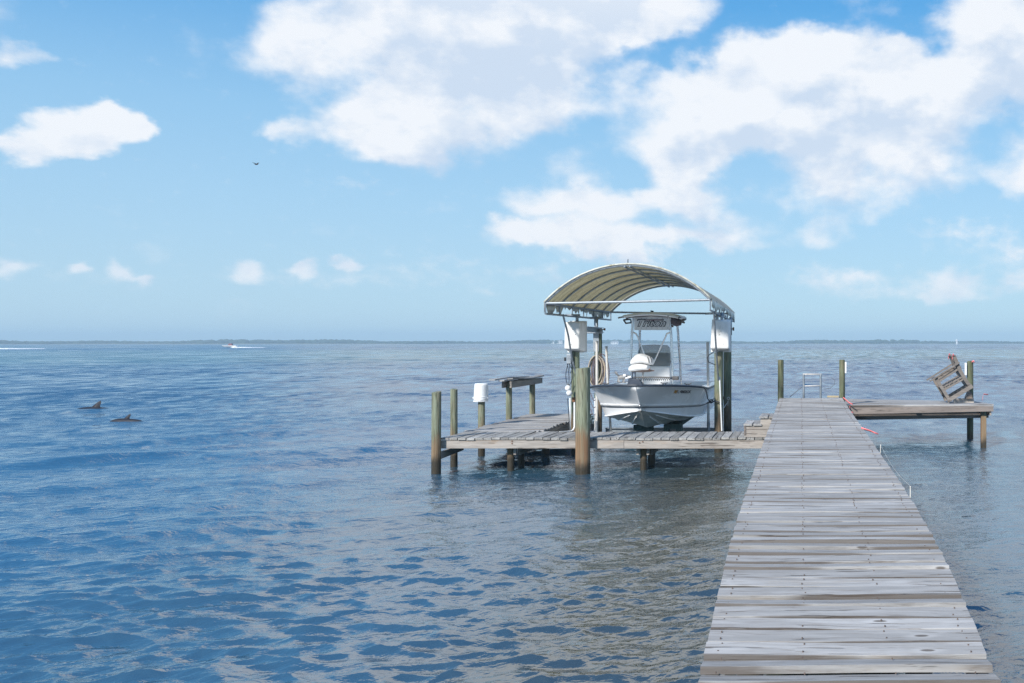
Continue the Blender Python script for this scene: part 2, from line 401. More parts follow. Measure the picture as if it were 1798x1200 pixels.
def tag(o, label=None, cat=None, group=None, kind=None):
    for k, v in (('label', label), ('category', cat), ('group', group), ('kind', kind)):
        if v: o[k] = v
    return o
def thing(name, label, cat, loc, group=None):
    o = bpy.data.objects.new(name, None); COL.objects.link(o); o.location = loc; o.empty_display_size = .2
    return tag(o, label, cat, group)

# ------------------------------------------------------------ water
rng = np.random.default_rng(11)
def wave_set():
    ws = []
    # crests run away to the right: travel direction roughly (+x, -y)
    for lam, n, amp in ((3.6, 5, .0105), (2.0, 9, .0064), (1.2, 14, .0030), (.72, 20, .0018), (.46, 32, .0022), (.30, 44, .0018), (.20, 48, .0011)):
        for i in range(n):
            L = lam * math.exp(rng.normal(0, .18))
            spread = .24 if lam > 1 else (.55 if lam > .5 else .8)
            th = R(-48) + rng.normal(0, spread)
            if lam < .8 and rng.random() < .75: th = R(-84) + rng.normal(0, .33)
            ws.append((2 * math.pi / L, th, amp * math.exp(rng.normal(0, .25)), rng.random() * 6.283, L))
    return ws
WAVES = wave_set()
def build_water():
    r = [1.2, 2.2, 3.2]
    while r[-1] < 110:
        q = r[-1]; r.append(q + max(.027, q * q / 2900))
    while r[-1] < 7000: r.append(r[-1] * 1.16)
    r = np.array(r)
    a = np.concatenate([np.arange(-180, -46, 6.0), np.arange(-46, 22, .105), np.arange(22, 180, 6.0)])
    a = np.radians(a); A, Rr = np.meshgrid(a, r)
    X = Rr * np.sin(A); Y = Rr * np.cos(A); Z = np.zeros_like(X); DX = np.zeros_like(X); DY = np.zeros_like(X)
    near = r < 115
    dr = np.maximum(.027, r * r / 2900)
    x, y = X[near], Y[near]
    patch = .75 + .5 * np.sin(x * .21 + 1.3 * np.sin(y * .13)) * np.sin(y * .17 + 2 + np.sin(x * .11))
    for k, th, am, ph, L in WAVES:
        fade = np.clip((L / dr[near] - 3.0) / 3.0, 0, 1)[:, None]
        rows = fade[:, 0] > 0
        nr = int(rows.sum())
        cx_, cy_ = math.cos(th), math.sin(th)
        xx, yy = x[:nr], y[:nr]
        p = k * (cx_ * xx + cy_ * yy) + ph
        m = am * fade[:nr] * patch[:nr]
        p = p + .62 * np.sin(p)          # steeper faces on the side the waves run to
        c = np.cos(p)
        Z[:nr] += m * c; s_ = np.sin(p) * m * 1.15
        DX[:nr] -= cx_ * s_; DY[:nr] -= cy_ * s_
    X += DX; Y += DY
    nr, nc = X.shape
    co = np.stack([X, Y, Z], -1).reshape(-1, 3)
    co = np.vstack([co, [[0, 0, 0]]])
    i = np.arange(nr - 1)[:, None] * nc; j = np.arange(nc)[None, :]; j2 = (j + 1) % nc
    f = np.stack([i + j, i + nc + j, i + nc + j2, i + j2], -1).reshape(-1, 4)
    me = bpy.data.meshes.new('water')
    tri = np.stack([np.full(nc, nr * nc), np.arange(nc), (np.arange(nc) + 1) % nc], -1)
    nf = len(f) + len(tri); loops = np.concatenate([f.ravel(), tri.ravel()]).astype(np.int32)
    me.vertices.add(len(co)); me.vertices.foreach_set('co', co.ravel().astype(np.float32))
    me.loops.add(len(loops)); me.loops.foreach_set('vertex_index', loops)
    me.polygons.add(nf)
    st = np.concatenate([np.arange(len(f)) * 4, len(f) * 4 + np.arange(len(tri)) * 3]).astype(np.int32)
    me.polygons.foreach_set('loop_start', st)
    me.update(calc_edges=True); me.validate()
    me.polygons.foreach_set('use_smooth', [True] * nf)
    ob = bpy.data.objects.new('water', me); COL.objects.link(ob)
    # water z is level 0
    def fn(n, b):
        pos = n.node('ShaderNodeNewGeometry').outputs['Position']
        sp = n.sep(pos); flat = n.comb(sp[0], sp[1], 0.0)
        d = n.vec('LENGTH', flat)
        rot = n.mapping(flat, (1, 1, 1), rot=(0, 0, R(42)))
        near1 = n.noise(n.mapping(flat, (4.2, 7.5, 1), rot=(0, 0, R(-14))), 1, 3, .6, .7)
        near2 = n.noise(n.mapping(flat, (11, 20, 1)), 1, 2, .6, .5)
        mid = n.noise(n.mapping(flat, (2.0, 3.4, 1), rot=(0, 0, R(-8))), 1, 4, .65, .6)
        fm = n.math('MULTIPLY', n.mapr(d, 8, 18, 0, 1), n.mapr(d, 60, 25, 0, 1))
        gust = n.mapr(n.noise(n.mapping(flat, (.05, .09, 1)), 1, 3, .5), .35, .65, .6, 1.3)
        crest = n.noise(n.mapping(n.mapping(flat, rot=(0, 0, R(-40))), (1.3, 7.5, 1)), 1, 3, .6, .5)
        h = n.math('ADD', n.math('MULTIPLY', near1, .012), n.math('MULTIPLY', crest, .017))
        h = n.math('ADD', h, n.math('MULTIPLY', near2, .0055))
        h = n.math('ADD', h, n.math('MULTIPLY', n.math('MULTIPLY', mid, fm), .05))
        h = n.math('MULTIPLY', h, gust)
        nm = n.bump(h, 1.0, 1.0)
        # farther out the wavelets are too small for the mesh: their slopes tilt the normal directly, in bands of growing size
        def band(sx__, sy__, a0, a1, b0, b1, amp, seed):
            x = n.node('ShaderNodeTexNoise'); n.setin(x, 'Vector', n.mapping(flat, (sx__, sy__, 1), rot=(0, 0, R(-7)), loc=(seed, seed * 2, 0)))
            n.setin(x, 'Scale', 1.0); n.setin(x, 'Detail', 4.0); n.setin(x, 'Roughness', .64); n.setin(x, 'Distortion', .35)
            w_ = n.math('MULTIPLY', n.mapr(d, a0, a1), n.mapr(d, b1, b0)) if b1 else n.mapr(d, a0, a1)
            v = n.vec('SUBTRACT', x.outputs['Color'], (.5, .60, .5))
            v = n.vec('MULTIPLY', v, (amp * .6, amp, 0))
            return n.vec('SCALE', v, s=w_)
        t_ = n.vec('ADD', band(1.9, 1.3, 12, 26, 38, 70, 1.2, 3), band(1.3, .42, 32, 62, 95, 170, 1.5, 11))
        t_ = n.vec('ADD', t_, n.vec('ADD', band(.75, .10, 80, 160, 300, 520, 1.7, 23), band(.30, .022, 260, 480, 0, 0, 1.6, 41)))
        nm = n.vec('NORMALIZE', n.vec('ADD', nm, n.vec('SCALE', t_, s=gust)))
        # body colour: deep blue-green out in the channel, olive by the dock and on the shoals far out
        shoal = n.noise(n.mapping(flat, (.010, .0016, 1)), 1, 3, .5)
        col = n.mix(n.mapr(shoal, .42, .62), (.018, .080, .160), (.030, .095, .155))
        col = n.mix(n.mapr(d, 22, 55, 0, .62), col, (.006, .034, .085))
        far_sh = n.math('MULTIPLY', n.mapr(d, 90, 160), n.mapr(d, 420, 260))
        col = n.mix(n.math('MULTIPLY', far_sh, .8), col, (.07, .14, .14))
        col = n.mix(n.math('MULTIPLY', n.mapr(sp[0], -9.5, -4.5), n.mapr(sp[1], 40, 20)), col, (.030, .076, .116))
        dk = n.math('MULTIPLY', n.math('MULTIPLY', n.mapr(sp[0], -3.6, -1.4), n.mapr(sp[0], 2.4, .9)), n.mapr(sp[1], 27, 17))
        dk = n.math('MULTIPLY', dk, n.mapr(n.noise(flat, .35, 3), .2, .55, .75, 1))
        col = n.mix(dk, col, (.030, .036, .026))  # dock olive: water body with the canopy and boat reflection painted in
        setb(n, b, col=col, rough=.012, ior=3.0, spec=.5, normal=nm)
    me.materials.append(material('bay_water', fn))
    tag(ob, kind='structure')
    return ob
build_water()

# ------------------------------------------------------------ far shore
SHORE = 1500.0
def far_shore():
    rd = random.Random(3)
    # low land strip
    mb = MB(); n = 90
    a0, a1 = R(-62), R(40)
    rows = [[], [], [], []]
    for i in range(n + 1):
        a = a0 + (a1 - a0) * i / n; rr = SHORE + 40 * math.sin(i * .31) + 25 * math.sin(i * .83)
        s_, c_ = math.sin(a), math.cos(a)
        for k, (q, z) in enumerate(((0, -.3), (6, .8), (60, 1.3), (260, 1.2))):
            rows[k].append((s_ * (rr + q), c_ * (rr + q), z))
    mb.grid(rows); o = mb.build('far_shore', M['land']); tag(o, kind='structure')
    # the wood on it reads as one mass: clumps of many leaf-like facets
    mb = MB()
    for i in range(2600):
        a = a0 + (a1 - a0) * rd.random(); base = SHORE + 40 * math.sin((a - a0) / (a1 - a0) * n * .31) + 25 * math.sin((a - a0) / (a1 - a0) * n * .83)
        rr = base + 10 + rd.random() * 60
        c = Vector((math.sin(a) * rr, math.cos(a) * rr, 0))
        hgt = (4.1 + 1.1 * math.sin(a * 23) + .6 * math.sin(a * 71 + 1)) * rd.uniform(.75, 1.2) + 1.0
        w = rd.uniform(3, 8)
        m_ = 7; ring = []
        for lv, (zz, ww) in enumerate(((.5, .7), (.45 * hgt, 1.0), (.8 * hgt, .75))):
            for k in range(m_):
                t = 6.283 * k / m_; q = w * ww * rd.uniform(.75, 1.2)
                ring.append(c + Vector((math.cos(t) * q, math.sin(t) * q, zz * rd.uniform(.9, 1.1))))
        vs = ring + [c + Vector((0, 0, hgt))]
        fs = [(l * m_ + k, l * m_ + (k + 1) % m_, (l + 1) * m_ + (k + 1) % m_, (l + 1) * m_ + k) for l in range(2) for k in range(m_)]
        fs += [(2 * m_ + k, 2 * m_ + (k + 1) % m_, 3 * m_) for k in range(m_)]
        mb.add(vs, fs)
    o = mb.build('shore_woods', M['trees']); tag(o, 'hazy blue-green wooded shoreline along the horizon across the bay', 'woods', kind='stuff')
far_shore()
def far_house(px, w, h, label, tower=False):
    Y = SHORE - 30; c = at(px, 0, Y); x = c.x; z0 = 0
    t = thing('distant_tower' if tower else 'distant_house', label, 'tower' if tower else 'house', (x, Y, 0), None if tower else 'white houses on the far shore')
    MB().box((x - w / 2, Y, z0), (x + w / 2, Y + w * .7, h)).build('wall', M['farwhite'], t)
    if tower:
        mb = MB(); mb.tube([(x, Y + w * .35, h - .5), (x, Y + w * .35, h + .7), (x, Y + w * .35, h + 2.2)], [w * .75, w * .8, w * .1], 10); mb.build('tank', M['farwhite'], t, smooth=True)
    else:
        mb = MB(); mb.add([(x - w / 2 - .6, Y - .6, h), (x + w / 2 + .6, Y - .6, h), (x + w / 2 + .6, Y + w * .7 + .6, h), (x - w / 2 - .6, Y + w * .7 + .6, h), (x - w / 3, Y + w * .35, h + 1.8), (x + w / 3, Y + w * .35, h + 1.8)],
               [(0, 1, 5, 4), (1, 2, 5), (2, 3, 4, 5), (3, 0, 4), (3, 2, 1, 0)]); mb.build('roof', M['farroof'], t)
        for k in range(3):
            xx = x - w / 2 + w * (k + .5) / 3
            MB().box((xx - w * .08, Y - .05, h * .35), (xx + w * .08, Y + .01, h * .75)).build('window', M['farglass'], t)
for px, w, h, lab in ((551, 9, 4.0, 'small white house on the far shore left of its pair'), (580, 12, 3.6, 'wider white house on the far shore right of its pair'),
                      (974, 10, 3.6, 'white house on the far shore just left of the boat canopy post'), (983.5, 7, 4.2, 'narrow white house on the far shore touching the hanging white motor cover'),
                      (1079, 11, 3.2, 'low white house on the far shore between the guide pole and the boat top'),
                      (6, 8, 4.4, 'white house on the far shore at the left edge of the photo')):
    far_house(px, w, h, lab)
far_house(1680, 2.2, 5.2, 'slim white water tower on the far shore above the tilted chair', True)

# ------------------------------------------------------------ planks
def plank_mesh(L, w, t, seed, axis=0, seg=7):
    rd = random.Random(seed); mb = MB(); cs = []
    off = rd.uniform(-.3, .3)
    for i in range(seg + 1):
        u = i / seg; x = -L / 2 + L * u
        bow = .006 * math.sin(u * 3.1 + off * 9) + rd.uniform(-.0015, .0015)
        lift = .004 * math.sin(u * 4.2 + off * 20)
        wl = w / 2 + rd.uniform(-.004, .002)
        ch = .0025
        for (y, z) in ((-wl, 0), (wl, 0), (wl, t - ch), (wl - ch, t), (-wl + ch, t), (-wl, t - ch)):
            p = (x, y + bow, z - t + lift)
            cs.append(p if axis == 0 else (p[1], p[0], p[2]))
    n = 6
    fs = [(i * n + k, i * n + (k + 1) % n, (i + 1) * n + (k + 1) % n, (i + 1) * n + k) for i in range(seg) for k in range(n)]
    fs += [tuple(reversed(range(n))), tuple(range(seg * n, seg * n + n))]
    if axis == 0: fs = [tuple(reversed(f)) for f in fs]
    mb.add(cs, fs); return mb.mesh('plank')
def place(me, mat, parent, loc, rot=(0, 0, 0), name='plank', sc=(1, 1, 1)):
    ob = bpy.data.objects.new(name, me); COL.objects.link(ob)
    if not me.materials: me.materials.append(mat)
    ob.location = loc; ob.rotation_euler = rot; ob.scale = sc; adopt(ob, parent); return ob

def pile_mb(x, y, z0, z1, r, seed=0, lean=(0, 0), n=22, taper=.04):
    rd = random.Random(seed); mb = MB(); rows = 9; vs = []
    ph = rd.random() * 6
    for i in range(rows + 1):
        u = i / rows; z = z0 + (z1 - z0) * u
        for k in range(n):
            t = 6.283185 * k / n
            q = r * (1 + taper * (.5 - u)) * (1 + .025 * math.sin(2 * t + ph) + .018 * math.sin(5 * t + ph * 2 + u * 2) + rd.uniform(-.012, .012))
            zz = z + (.012 * math.sin(t + ph) + rd.uniform(-.003, .003) if i == rows else 0)
            vs.append((x + lean[0] * u + q * math.cos(t), y + lean[1] * u + q * math.sin(t), zz))
    fs = [(i * n + k, i * n + (k + 1) % n, (i + 1) * n + (k + 1) % n, (i + 1) * n + k) for i in range(rows) for k in range(n)]
    # slightly chamfered top
    b_ = len(vs)
    for k in range(n):
        v = vs[rows * n + k]; cx_, cy_ = x + lean[0], y + lean[1]
        vs.append((cx_ + (v[0] - cx_) * .9, cy_ + (v[1] - cy_) * .9, v[2] + r * .05))
    fs += [(rows * n + k, rows * n + (k + 1) % n, b_ + (k + 1) % n, b_ + k) for k in range(n)]
    fs += [tuple(range(b_, b_ + n))]
    mb.add(vs, fs); return mb
def pile(x, y, z1, r, mat, label, group, seed=0, lean=(0, 0), z0=-.8, name='dock_piling'):
    mb = pile_mb(x, y, z0, z1, r, seed, lean)
    o = mb.build(name, M[mat], smooth=True, origin=(x, y, 0)); tag(o, label, 'piling', group); return o

# ------------------------------------------------------------ the long walkway
prof = [(2.2, .20), (3.0, .42), (3.7, .585), (4.41, .69), (4.85, .75), (5.41, .814), (6.0, .872), (6.64, .915), (7.6, .945), (8.77, .962), (12.6, .982), (15.6, .986), (18.98, 1.004), (21.2, 1.022)]
py_, pz_ = [p[0] for p in prof], [p[1] for p in prof]
def dz(y): return float(np.interp(y, py_, pz_))
XL, XR = -.452, .878
walk = thing('walkway', 'long grey plank walkway running from the camera out over the bay', 'walkway', (.21, 12, 0))
y = 2.6; k = 0; rd = random.Random(5); nails = MB()
meshes = [plank_mesh(1.335, .141, .036, 100 + i) for i in range(14)]
while y < 21.1:
    w = .1495 + rd.uniform(-.0015, .0015)
    yc = y + w / 2; z = dz(yc); sl = math.atan2(dz(yc + .1) - dz(yc - .1), .2)
    flip = rd.random() < .5
    jx = rd.uniform(-.004, .004)
    tilt = rd.uniform(-.008, .008)
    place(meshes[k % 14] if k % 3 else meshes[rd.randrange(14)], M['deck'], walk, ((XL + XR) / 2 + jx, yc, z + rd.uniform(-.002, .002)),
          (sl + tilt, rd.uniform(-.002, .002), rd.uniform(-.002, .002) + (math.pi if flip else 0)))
    for jxx in (XL + .07, XL + .47, XL + .875, XR - .075):
        for q in (-.038, .038):
            if rd.random() < .3: continue
            nx, ny = jxx + rd.uniform(-.012, .012), yc + q + rd.uniform(-.007, .007)
            nz = dz(ny) + .0025 + rd.uniform(0, .002); r_ = .0036
            nails.add([(nx + r_ * math.cos(t * 1.047), ny + r_ * math.sin(t * 1.047), nz + .002) for t in range(6)] + [(nx + r_ * math.cos(t * 1.047), ny + r_ * math.sin(t * 1.047), nz - .006) for t in range(6)],
                      [(0, 1, 2, 3, 4, 5)] + [(t, t + 6, (t + 1) % 6 + 6, (t + 1) % 6) for t in range(6)])
    y += w; k += 1
o = nails.build('nail_heads', M['nail'], walk); o['kind'] = 'stuff'
for jx in (XL + .03, XL + .45, XL + .87, XR - .03):
    mb = MB()
    for a, b_ in zip(prof[:-1], prof[1:]):
        y0, y1 = a[0], b_[0]
        z0, z1 = a[1] - .043, b_[1] - .043
        mb.hexa([(jx - .019, y0, z0 - .185), (jx + .019, y0, z0 - .185), (jx + .019, y1, z1 - .185), (jx - .019, y1, z1 - .185),
                 (jx - .019, y0, z0), (jx + .019, y0, z0), (jx + .019, y1, z1), (jx - .019, y1, z1)])
    mb.build('joist', M['beam_y'], walk)
for yy in (6.3, 9.2, 12.1, 15.0):
    for xx in (XL + .13, XR - .13):
        zt = dz(yy) - .24
        pile_mb(xx, yy, -.8, zt, .085, int(yy * 7)).build('support_post', M['pile_under'], walk, smooth=True)
    z = dz(yy)
    MB().box((XL + .05, yy - .14, z - .40), (XR - .05, yy - .10, z - .231)).build('cross_beam', M['beam_dark'], walk)
for xx in (XL + .13, XR - .13):
    pile_mb(xx, 20.6, -.8, .74, .085, 91).build('support_post', M['pile_under'], walk, smooth=True)
MB().box((XL + .01, 21.12, .80), (XR - .01, 21.16, .965)).build('end_beam', M['deck_edge'], walk)

# ------------------------------------------------------------ catwalk (left to right) and finger deck
CZ = .555
cat = thing('catwalk', 'low plank catwalk with a pale fascia beam in front of the lifted boat', 'dock', (-3.5, 17.8, 0))
cmesh = [plank_mesh(1.22, .139, .036, 300 + i, axis=1, seg=5) for i in range(8)]
x = -6.22; k = 0
while x < -.45:
    w = .1465
    jj = rd.uniform(-.012, .012)
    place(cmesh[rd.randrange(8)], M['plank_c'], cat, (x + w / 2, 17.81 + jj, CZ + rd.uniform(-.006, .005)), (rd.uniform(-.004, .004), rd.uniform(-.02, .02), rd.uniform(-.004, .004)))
    x += w
MB().box((-6.22, 17.215, CZ - .185), (-3.06, 17.255, CZ - .045)).build('fascia_beam', M['deck_edge'], cat, bevel=.003, origin=(-4.6, 17.2, CZ))
MB().box((-3.055, 17.215, CZ - .187), (-.44, 17.255, CZ - .046)).build('fascia_beam', M['deck_edge'], cat, bevel=.003, origin=(-1.8, 17.2, CZ))
MB().box((-6.20, 18.33, CZ - .20), (-.44, 18.37, CZ - .045)).build('rear_beam', M['beam_dark'], cat)
MB().box((-6.20, 17.78, CZ - .20), (-.44, 17.82, CZ - .045)).build('middle_joist', M['beam_dark'], cat)
def support(px, Y, r, ztop, parent, mat='pile_under'):
    c = at(px, 0, Y); pile_mb(c.x, Y, -.8, ztop, r, int(px)).build('support_post', M[mat], parent, smooth=True)
support(897, 17.45, .06, CZ - .05, cat); support(915, 18.25, .06, CZ - .05, cat)
support(1130, 17.5, .06, CZ - .05, cat); support(1144, 18.2, .07, CZ - .05, cat); 
support(1366, 17.6, .07, CZ - .05, cat)
for px in (905.5, 1120.5, 1138.5):
    c = at(px, 0, 17.42)
    MB().box((c.x - .022, 17.36, CZ - .31), (c.x + .022, 17.45, CZ - .19)).build('cleat_block', M['deck_edge'], cat)
for px in (908, 1141):
    c = at(px, 0, 17.42)
    MB().hexa([(c.x, 17.5, CZ - .33), (c.x + .03, 17.5, CZ - .33), (c.x + .03, 18.3, CZ - .33), (c.x, 18.3, CZ - .33), (c.x, 17.5, CZ - .187), (c.x + .03, 17.5, CZ - .187), (c.x + .03, 18.3, CZ - .187), (c.x, 18.3, CZ - .187)]).build('cross_beam', M['beam_y'], cat)
MB().hexa([(-6.235, 17.12, CZ - .36), (-6.195, 17.12, CZ - .36), (-6.195, 18.3, CZ - .33), (-6.235, 18.3, CZ - .33), (-6.235, 17.12, CZ - .24), (-6.195, 17.12, CZ - .24), (-6.195, 18.3, CZ - .21), (-6.235, 18.3, CZ - .21)]).build('end_beam', M['beam_y'], cat)
# bolts and rust at the beam joint
for (px, py) in ((1123, 771), (1127, 772), (1128.5, 776), (1123, 778), (899, 775), (899, 779)):
    c = at(px, py, 17.21); mb = MB(); mb.tube([(c.x, 17.2165, c.z), (c.x, 17.203, c.z)], .011, 8); mb.build('bolt_head', M['rust'], cat)

fin = thing('finger_deck', 'grey plank side deck running back from the left end of the catwalk', 'dock', (-5.55, 20.5, 0))
fmesh = [plank_mesh(1.38, .139, .036, 400 + i) for i in range(8)]
y = 18.44
while y < 23.05:
    w = .1465; jj = rd.uniform(-.035, .035)
    s_ = 1.0
    place(fmesh[rd.randrange(8)], M['deck'], fin, (-5.56 + jj, y + w / 2, CZ + rd.uniform(-.004, .004)), (rd.uniform(-.01, .01), rd.uniform(-.003, .003), rd.uniform(-.004, .004)))
    y += w
MB().box((-4.93, 18.42, CZ - .22), (-4.89, 23.05, CZ - .045)).build('side_beam', M['beam_y'], fin)
MB().box((-6.20, 18.42, CZ - .20), (-6.16, 23.05, CZ - .045)).build('side_beam', M['beam_y'], fin)
MB().box((-5.56, 18.42, CZ - .20), (-5.52, 23.05, CZ - .045)).build('joist', M['beam_y'], fin)
MB().box((-6.20, 23.06, CZ - .20), (-4.89, 23.10, CZ - .045)).build('end_beam', M['beam_dark'], fin)
for (px, Y) in ((958, 20.3), (1000, 22.9)): support(px, Y, .08, CZ - .05, fin)
MB().box((-6.3, 20.2, CZ - .36), (-4.85, 20.24, CZ - .222)).build('cross_beam', M['beam_dark'], fin)

# ------------------------------------------------------------ pilings
G = 'green timber pilings of the dock'
def pz(px, py, Y): return at(px, py, Y)
def P(px, Y, top, r, mat, label, seed, lean=(0, 0)):
    c = at(px, top, Y); return pile(c.x, Y, c.z, r, mat, label, G, seed, lean)
P(765.5, 17.12, 689, .078, 'pile', 'slim green piling with a brown foot at the left front corner of the catwalk', 1, (.01, 0))
P(797, 18.25, 684, .064, 'pile', 'thin bare green piling just behind the left end of the catwalk', 2)
P(845.5, 19.9, 700, .066, 'pile', 'green piling wearing the upturned white bucket', 3)
P(1023.5, 17.07, 647, .122, 'pile_big', 'thickest piling, green above and rust brown below, in front of the catwalk beam', 4, (.0, 0))
P(1010.5, 20.3, 619, .086, 'pile_lift', 'piling under the left white motor cover', 5)
P(1050.5, 22.5, 585, .088, 'pile_lift', 'green piling carrying the coiled hose at the left rear of the boat lift', 6)
P(1262, 20.4, 619, .088, 'pile_lift', 'piling under the right white motor cover', 7)
P(1277.5, 23.0, 585, .09, 'pile_lift', 'tall piling at the right rear of the boat lift, behind the right motor cover', 8)
P(1370.8, 21.3, 633, .063, 'pile_new', 'olive square-cut post at the far left corner of the long walkway', 9)
P(1478.6, 21.3, 633, .063, 'pile_new', 'olive post at the far right corner of the long walkway with a small white plate', 10)
P(1703.5, 22.8, 635, .072, 'pile_new', 'olive post with pink tape on top beside the tilted chair', 11)

# upturned bucket
def bucket():
    c = at(845.0, 705.5, 19.9); x, y, z = c.x - .01, 19.9, c.z + .003
    t = thing('upturned_bucket', 'white plastic bucket upside down on the third piling from the left', 'bucket', (x, y, z))
    prof_ = [(0, .36), (.118, .36), (.127, .352), (.131, .33), (.134, .329), (.137, .10), (.143, .098), (.143, .09), (.138, .088), (.139, .07), (.145, .068), (.145, .06), (.140, .058), (.142, .012), (.147, .01), (.147, 0), (.140, 0), (.136, .02), (.128, .33), (0, .34)]
    mb = MB(); n = 32; vs = []
    for (r_, z_) in prof_:
        for k in range(n):
            a = 6.283185 * k / n; vs.append((r_ * math.cos(a) + z_ * .04, r_ * math.sin(a), z_))
    fs = [(i * n + k, (i + 1) * n + k, (i + 1) * n + (k + 1) % n, i * n + (k + 1) % n) for i in range(len(prof_) - 1) for k in range(n)]
    mb.add([(x + v[0], y + v[1], z + v[2]) for v in vs], fs); mb.build('shell', M['white_plastic'], t, smooth=True)
    mb = MB(); mb.tube([(x + .143 * math.cos(a) * 1.06, y + .143 * math.sin(a) * 1.06, z + .07 - .05 * math.sin((a - 3.3) / 2.8 * math.pi)) for a in [3.3 + 2.8 * i / 16 for i in range(17)]], .003, 6); mb.build('handle', M['grey'], t, smooth=True)
    for a in (3.3, 6.1):
        mb = MB(); mb.tube([(x + .138 * math.cos(a), y + .138 * math.sin(a), z + .07), (x + .158 * math.cos(a), y + .158 * math.sin(a), z + .07)], .014, 10); mb.build('handle_lug', M['white_plastic'], t, smooth=True)
bucket()

# fish-cleaning table on two posts
def table():
    c1, c2 = at(893.7, 0, 21.5), at(934.7, 0, 23.1)
    t = thing('cleaning_table', 'narrow weathered wooden shelf table on two green posts at the edge of the side deck', 'table', (-6.27, 22.3, CZ))
    pile_mb(c1.x, 21.5, -.8, 1.355, .064, 31).build('post', M['pile'], t, smooth=True)
    pile_mb(c2.x, 23.1, -.8, 1.335, .064, 32).build('post', M['pile'], t, smooth=True)
    for sx_, off in ((-1, 0), (1, 0)):
        x = -6.265 + sx_ * .085
        MB().hexa([(x - .018, 21.2, 1.235), (x + .018, 21.2, 1.235), (x + .018, 23.75, 1.235), (x - .018, 23.75, 1.235), (x - .018, 21.2, 1.372), (x + .018, 21.2, 1.372), (x + .018, 23.75, 1.366), (x - .018, 23.75, 1.366)]).build('side_board', M['beam_y'], t)
    for i, (xo, y0, y1, lift) in enumerate(((-.20, 20.85, 23.5, .012), (-.065, 21.05, 23.72, .0), (.07, 21.2, 23.8, .02))):
        mb = MB(); rows = []
        seg = 8
        for j in range(seg + 1):
            u = j / seg; yy = y0 + (y1 - y0) * u; zz = 1.376 + lift * (math.sin(u * 5 + i) + .9) + (.018 * (1 - u) if i == 0 else 0)
            rows.append([(-6.265 + xo - .062, yy, zz), (-6.265 + xo + .062, yy, zz + .012 * math.sin(i + u * 2)), (-6.265 + xo + .062, yy, zz + .026 + .012 * math.sin(i + u * 2)), (-6.265 + xo - .062, yy, zz + .026), (-6.265 + xo - .062, yy, zz)])
        mb.grid(rows); m_ = len(mb.v); mb.f += [(0, 1, 2, 3), (m_ - 2, m_ - 3, m_ - 4, m_ - 5)]
        mb.build('top_board', M['plank_y'], t)
table()

# ------------------------------------------------------------ steps
def steps():
    t = thing('dock_steps', 'two-step wooden stair from the catwalk up to the long walkway', 'steps', (-.7, 17.6, CZ))
    m1 = plank_mesh(.80, .148, .034, 555, axis=1, seg=4); m2 = plank_mesh(.80, .148, .034, 556, axis=1, seg=4)
    for i, (x, z) in enumerate(((-.912, .79), (-.757, .788), (-.640, .918), (-.486, .915))):
        place((m1, m2)[i % 2], M['plank_y'], t, (x, 17.665, z), (0, rd.uniform(-.02, .02), 0), name='tread')
    for yy in (17.29, 18.0):
        MB().box((-.975, yy, CZ + .004), (-.47, yy + .038, .752)).build('stringer', M['deck_edge'], t)
        MB().box((-.700, yy + .003, .754), (-.47, yy + .035, .880)).build('stringer', M['deck_edge'], t)
    MB().box((-.985, 17.29, CZ + .005), (-.977, 18.04, .75)).build('riser', M['plank_y'], t)
    MB().hexa([(-.985, 17.275, .60), (-.955, 17.275, .60), (-.955, 17.285, .60), (-.985, 17.285, .60), (-.985, 17.275, .75), (-.955, 17.275, .75), (-.955, 17.285, .75), (-.985, 17.285, .75)]).build('corner_cleat', M['beam_dark'], t)
steps()

# ------------------------------------------------------------ side platform on the right
def side_platform():
    t = thing('side_platform', 'sagging grey timber platform to the right of the end of the walkway', 'dock', (2.5, 22.3, 0))
    FLc, FRc, BLc, BRc = (.885, 21.3, .862), (4.12, 21.3, .884), (.885, 23.45, .888), (4.12, 23.45, .812)
    n = 15; me = [plank_mesh(3.235, .137, .034, 700 + i, seg=6) for i in range(5)]
    for i in range(n):
        u = (i + .5) / n
        zl = FLc[2] + (BLc[2] - FLc[2]) * u; zr = FRc[2] + (BRc[2] - FRc[2]) * u
        yy = 21.3 + (23.45 - 21.3) * u
        place(me[i % 5], M['deck'], t, (2.5025 + rd.uniform(-.02, .02), yy, (zl + zr) / 2 + .034 * 0), (0, -math.atan2(zr - zl, 3.235), rd.uniform(-.003, .003)))
    def bm(y0, y1, zl, zr, h, name, mat, x0=.9, x1=4.10, hr=None):
        hr = hr or h
        MB().hexa([(x0, y0, zl - h), (x1, y0, zr - hr), (x1, y1, zr - hr), (x0, y1, zl - h), (x0, y0, zl), (x1, y0, zr), (x1, y1, zr), (x0, y1, zl)]).build(name, M[mat], t, bevel=.003, origin=(2.5, y0, .8))
    bm(21.255, 21.295, .815, .846, .15, 'front_beam', 'beam_dark', x1=4.115, hr=.115)
    bm(21.56, 21.60, .66, .712, .14, 'lower_beam', 'beam_dark', x1=4.07)
    bm(23.2, 23.24, .84, .765, .15, 'rear_beam', 'beam_dark')
    bm(22.55, 22.59, .70, .72, .15, 'lower_beam', 'beam_dark', x1=4.07)
    for xx in (.94, 2.5, 4.06):
        zc = .84 if xx < 2 else (.835 if xx < 3 else .80)
        MB().box((xx - .018, 21.30, zc - .16), (xx + .018, 23.2, zc - .045)).build('joist', M['beam_y'], t)
    c = at(1726.8, 0, 21.45)
    MB().box((c.x - .056, 21.40, -.8), (c.x + .056, 21.51, .735)).build('support_post', M['pile_big'], t, bevel=.006, origin=(c.x, 21.45, 0))
side_platform()

